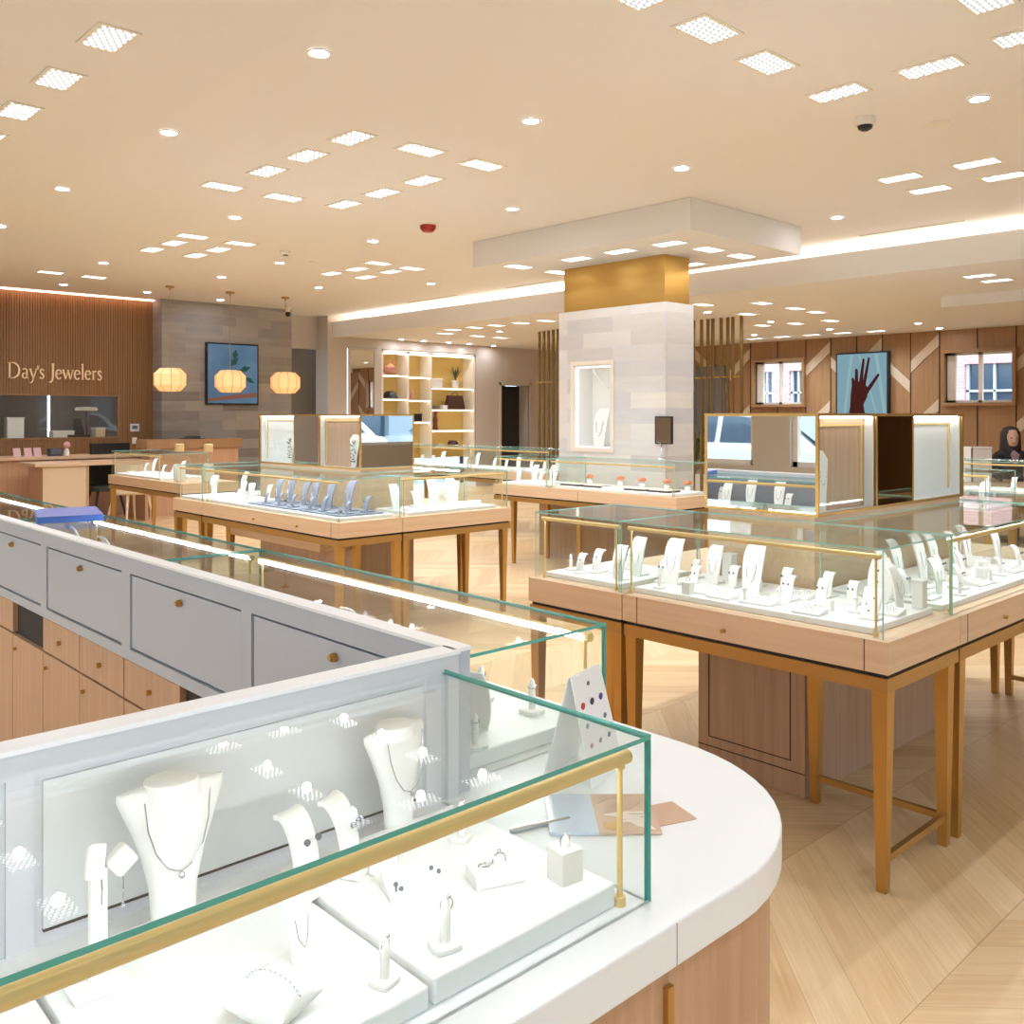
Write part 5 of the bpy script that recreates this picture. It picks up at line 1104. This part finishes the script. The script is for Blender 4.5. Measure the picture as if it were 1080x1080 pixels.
b.ring([[(q*.92*math.cos(2*PI*k/16), yo + q*1.15*math.sin(2*PI*k/16), z) for k in range(16)] for q, z, yo in lv]); b.sphere((0, -.10, 1.165), .012, 8, sc=(.8, 1, 1.4)).sphere((-.074, 0, 1.18), .014, 8, sc=(.5, 1, 1.5)).sphere((.074, 0, 1.18), .014, 8, sc=(.5, 1, 1.5))
b.build('head', 'skin', P_, smooth=True)
MB().sphere((-.028, -.088, 1.19), .008, 8).sphere((.028, -.088, 1.19), .008, 8).box((-.022, -.098, 1.128), (.022, -.09, 1.134)).build('face_features', plain('dark_features', '3b2420', .5), P_)
MB().lathe([(.02, 1.325), (.075, 1.305), (.105, 1.25), (.11, 1.14), (.115, 1.05), (.11, .96), (.06, .93)][::-1], 18, (0, .03, 0), sy=.9).build('hair', plain('dark_brown_hair', '231714', .6), P_, smooth=True)
MB().add([(-.05, -.115, 1.0), (.05, -.115, 1.0), (0, -.13, .86), (0, -.06, 1.06)], [(0, 2, 1), (0, 1, 3)]).build('shirt', plain('mauve_blouse', '8a6e72', .7), P_)
for s_ in (-1, 1):
    h = MB().sphere((s_*.155, -.26, .715), .03, 10, sc=(1, 1.1, .5))
    for q in range(4): h.tube([(s_*(.135 + q*.014), -.27, .715), (s_*(.130 + q*.014), -.31 + .004*abs(q - 1.5), .717), (s_*(.128 + q*.013), -.335 + .006*abs(q - 1.5), .708)], [.008, .0075, .006], 6)
    h.tube([(s_*.13, -.25, .715), (s_*.11, -.275, .717), (s_*.105, -.295, .712)], [.009, .008, .006], 6).build('hand', 'skin', P_, smooth=True)
r = thing('office_stool', 'black round stool under the seated woman', 'stool', (11.5, 3.87, 0)); MB().cyl((0, 0, .38), .2, .05, 20).build('seat', 'black', r); MB().cyl((0, 0, .04), .03, .34, 10).cyl((0, 0, 0), .2, .04, 20).build('pedestal', 'black', r)
dk = thing('consult_desk', 'low desk in front of the seated woman', 'desk', (11.25, 4.05, 0), math.radians(-52))
MB().box((-.7, -.6, .66), (.7, -.02, .69)).build('top', 'oak', dk); MB().box((-.68, -.58, 0), (-.62, -.04, .66)).box((.62, -.58, 0), (.68, -.04, .66)).build('side_panel', 'oakv', dk)
for dx, m, l in ((-.40, 'cream', 'pale box on the low desk, nearer the vitrine'), (-.18, 'paint', 'greyer box on the low desk, next to the pale one')):
    r = thing('storage_box', l, 'box', (11.05 + (dx + .35)*.62, 4.2 - (dx + .35)*.79 + .02, .69), math.radians(-52)); MB().box((-.1, -.08, 0), (.1, .08, .38)).build('body', m, r, bevel=.003); MB().box((-.104, -.084, .38), (.104, .084, .40)).build('lid', m, r)
# ------------------------------------------------------------------ outside: brick building, cars
r = tag(bpy.data.objects.new('outside_brick_building', None), 'pink painted brick building seen through the panelled wall windows', 'building'); COL.objects.link(r); r.location = (27, 0, -.12)
b = MB(); wh_ = []
for y0 in (-1.5, 2.0, 5.5, 12.0, 18.6, 21.5, 24): wh_ += [(y0, y0 + 1.1, 1.5, 3.2)]
wh_ += [(8.8, 10.3, 1.5, 3.0), (15.2, 15.75, 1.6, 3.0), (16.35, 16.9, 1.6, 3.0)]
wh_ += [(k*3.1 - 1, k*3.1 + .1, 5.4, 7.2) for k in range(9)]
wall_with_holes(b, -4, 27, 0, 10, wh_, 0, .5); b.build('facade', 'brick', r)
gg = bpy.data.materials.get('dark_window') or plain('dark_window', '3f5264', .1)
for (y0, y1, z0, z1) in wh_:
    f = MB().box((.2, y0, z0), (.3, y1, z1)).build('window', gg, r)
    MB().box((.1, y0, z0), (.2, y0 + .08, z1)).box((.1, y1 - .08, z0), (.2, y1, z1)).box((.1, (y0 + y1)/2 - .03, z0), (.2, (y0 + y1)/2 + .03, z1)).box((.1, y0, (z0 + z1)/2 - .03), (.2, y1, (z0 + z1)/2 + .03)).build('window_frame', 'lacquer', f)
def car(label, x, y, rz, body):
    r = thing('parked_car', label, 'car', (x, y, -.12), rz)
    low = [(-2.25, .35), (-2.28, .8), (-2.1, 1.0), (-1.2, 1.08), (1.7, 1.08), (2.2, 1.0), (2.28, .7), (2.2, .35)]
    cab_ = [(-1.35, 1.05), (-.6, 1.6), (1.3, 1.66), (1.95, 1.05)]
    MB().prism([(p[0], p[1]) for p in low], -.9, .9, ax='y').build('body', body, r, bevel=.08, seg=3, smooth=True)
    MB().ring([[(p[0], -.82 if p[1] < 1.2 else -.66, p[1]) for p in cab_], [(p[0], .82 if p[1] < 1.2 else .66, p[1]) for p in cab_]]).build('cabin', body, r, bevel=.05, smooth=True)
    gl_ = gg
    for s_ in (-1, 1):
        MB().add([(-1.1, s_*.81, 1.12), (-.52, s_*.695, 1.52), (.35, s_*.69, 1.57), (.35, s_*.81, 1.12), (.45, s_*.81, 1.12), (.45, s_*.69, 1.57), (1.2, s_*.69, 1.58), (1.6, s_*.81, 1.12)], [(0, 1, 2, 3), (4, 5, 6, 7)]).build('side_window', gl_, r)
        for xx in (-1.4, 1.4): w_ = MB().cyl((xx, s_*.9 - (.11 if s_ > 0 else -.11) - .1, .34), .34, .2, 20, 'y').build('wheel', 'black', r); MB().cyl((xx, s_*.9 - (.11 if s_ > 0 else -.11) - .11, .34), .2, .22, 12, 'y').build('hub', 'silver', w_)
    MB().add([(-1.42, -.7, 1.1), (-1.42, .7, 1.1), (-.68, .6, 1.58), (-.68, -.6, 1.58)], [(0, 1, 2, 3)]).build('windscreen', gl_, r)
    MB().box((-2.31, -.75, .72), (-2.2, -.5, .86)).box((-2.31, .5, .72), (-2.2, .75, .86)).build('headlight', 'trimw', r)
    return r
wc = plain('white_car_paint', 'e6eaee', .15); kc = plain('black_car_paint', '23262b', .12)
car('white car parked outside, seen in the near vitrine mirror', -7.4, 8.6, PI/2, wc)
car('black car parked outside, beside the white one, seen in the vitrine mirror', -7.4, 3.4, PI/2, kc)
car('white car parked outside the south shop window', 11.8, -9.5, 0, wc)
car('silver grey car parked outside the south shop window', 17.5, -9.8, 0, plain('grey_car_paint', '8e969c', .15))
r = tag(bpy.data.objects.new('outside_street_building', None), 'pale building across the street from the shop windows', 'building'); COL.objects.link(r); r.location = (-22, -12, -.12)
b = MB(); wq = []
for k in range(10): wq += [(k*3, k*3 + 1.3, 1, 3), (k*3, k*3 + 1.3, 4.4, 6.2)]
wall_with_holes(b, -1, 31, 0, 8, wq, -.5, 0); b.build('facade', 'paint', r); MB().box((-.4, 0, .5), (-.3, 30, 7)).build('window', gg, r)

r = tag(bpy.data.objects.new('outside_terrace', None), 'grey terrace of shops across the south street', 'building'); COL.objects.link(r); r.location = (-10, -20, -.12)
b = MB(); wq = []
for k in range(16): wq += [(k*3 + .5, k*3 + 2.2, .6, 2.8), (k*3 + .8, k*3 + 1.9, 4.2, 6.0)]
tmp = MB(); wall_with_holes(tmp, -1, 49, 0, 8.5, wq, -.5, 0)
b.add([(p.y, p.x, p.z) for p in tmp.v], [tuple(reversed(f)) for f in tmp.f]); b.build('facade', plain('blue_grey_render', '93a0aa', .8), r)
MB().box((0, -.4, .4), (48, -.3, 7)).build('window', gg, r)

# thin necklace boards standing in the vitrine niches
def niche_board(label, x, y, rz, sc, mesh_):
    r = thing('necklace_board', label, 'jewelry stand', (x, y, 1.073), rz, None, sc)
    sheet([(.0, 0), (.0, .06), (.002, .12), (.006, .17), (.012, .2)], [.05, .06, .085, .11, .05], .006).build('board', 'cream', r, smooth=True)
    MB().box((-.03, -.004, 0), (.03, .016, .005)).build('foot', 'cream', r)
    b = MB(); random.seed(3)
    for k in range(46 if mesh_ else 9):
        if mesh_: b.sphere((random.uniform(-.028, .028), -.003, random.uniform(.03, .16)), .004, 6)
        else: b.sphere((.02*math.sin(k*PI/8 - PI/2), -.002, .13 - .04*math.cos(k*PI/8 - PI/2)), .0018, 6)
    b.build('necklace', 'silver', r)
niche_board('white necklace board in the wood backed niche of the near vitrine', 3.335, 1.80, 0, 1.2, False)
niche_board('necklace board with silver lace in the wood backed middle island niche', 3.73, 5.66, -PI/2, 1.2, True)
niche_board('necklace board with silver lace in the white middle island niche', 3.73, 6.56, -PI/2, 1.2, True)
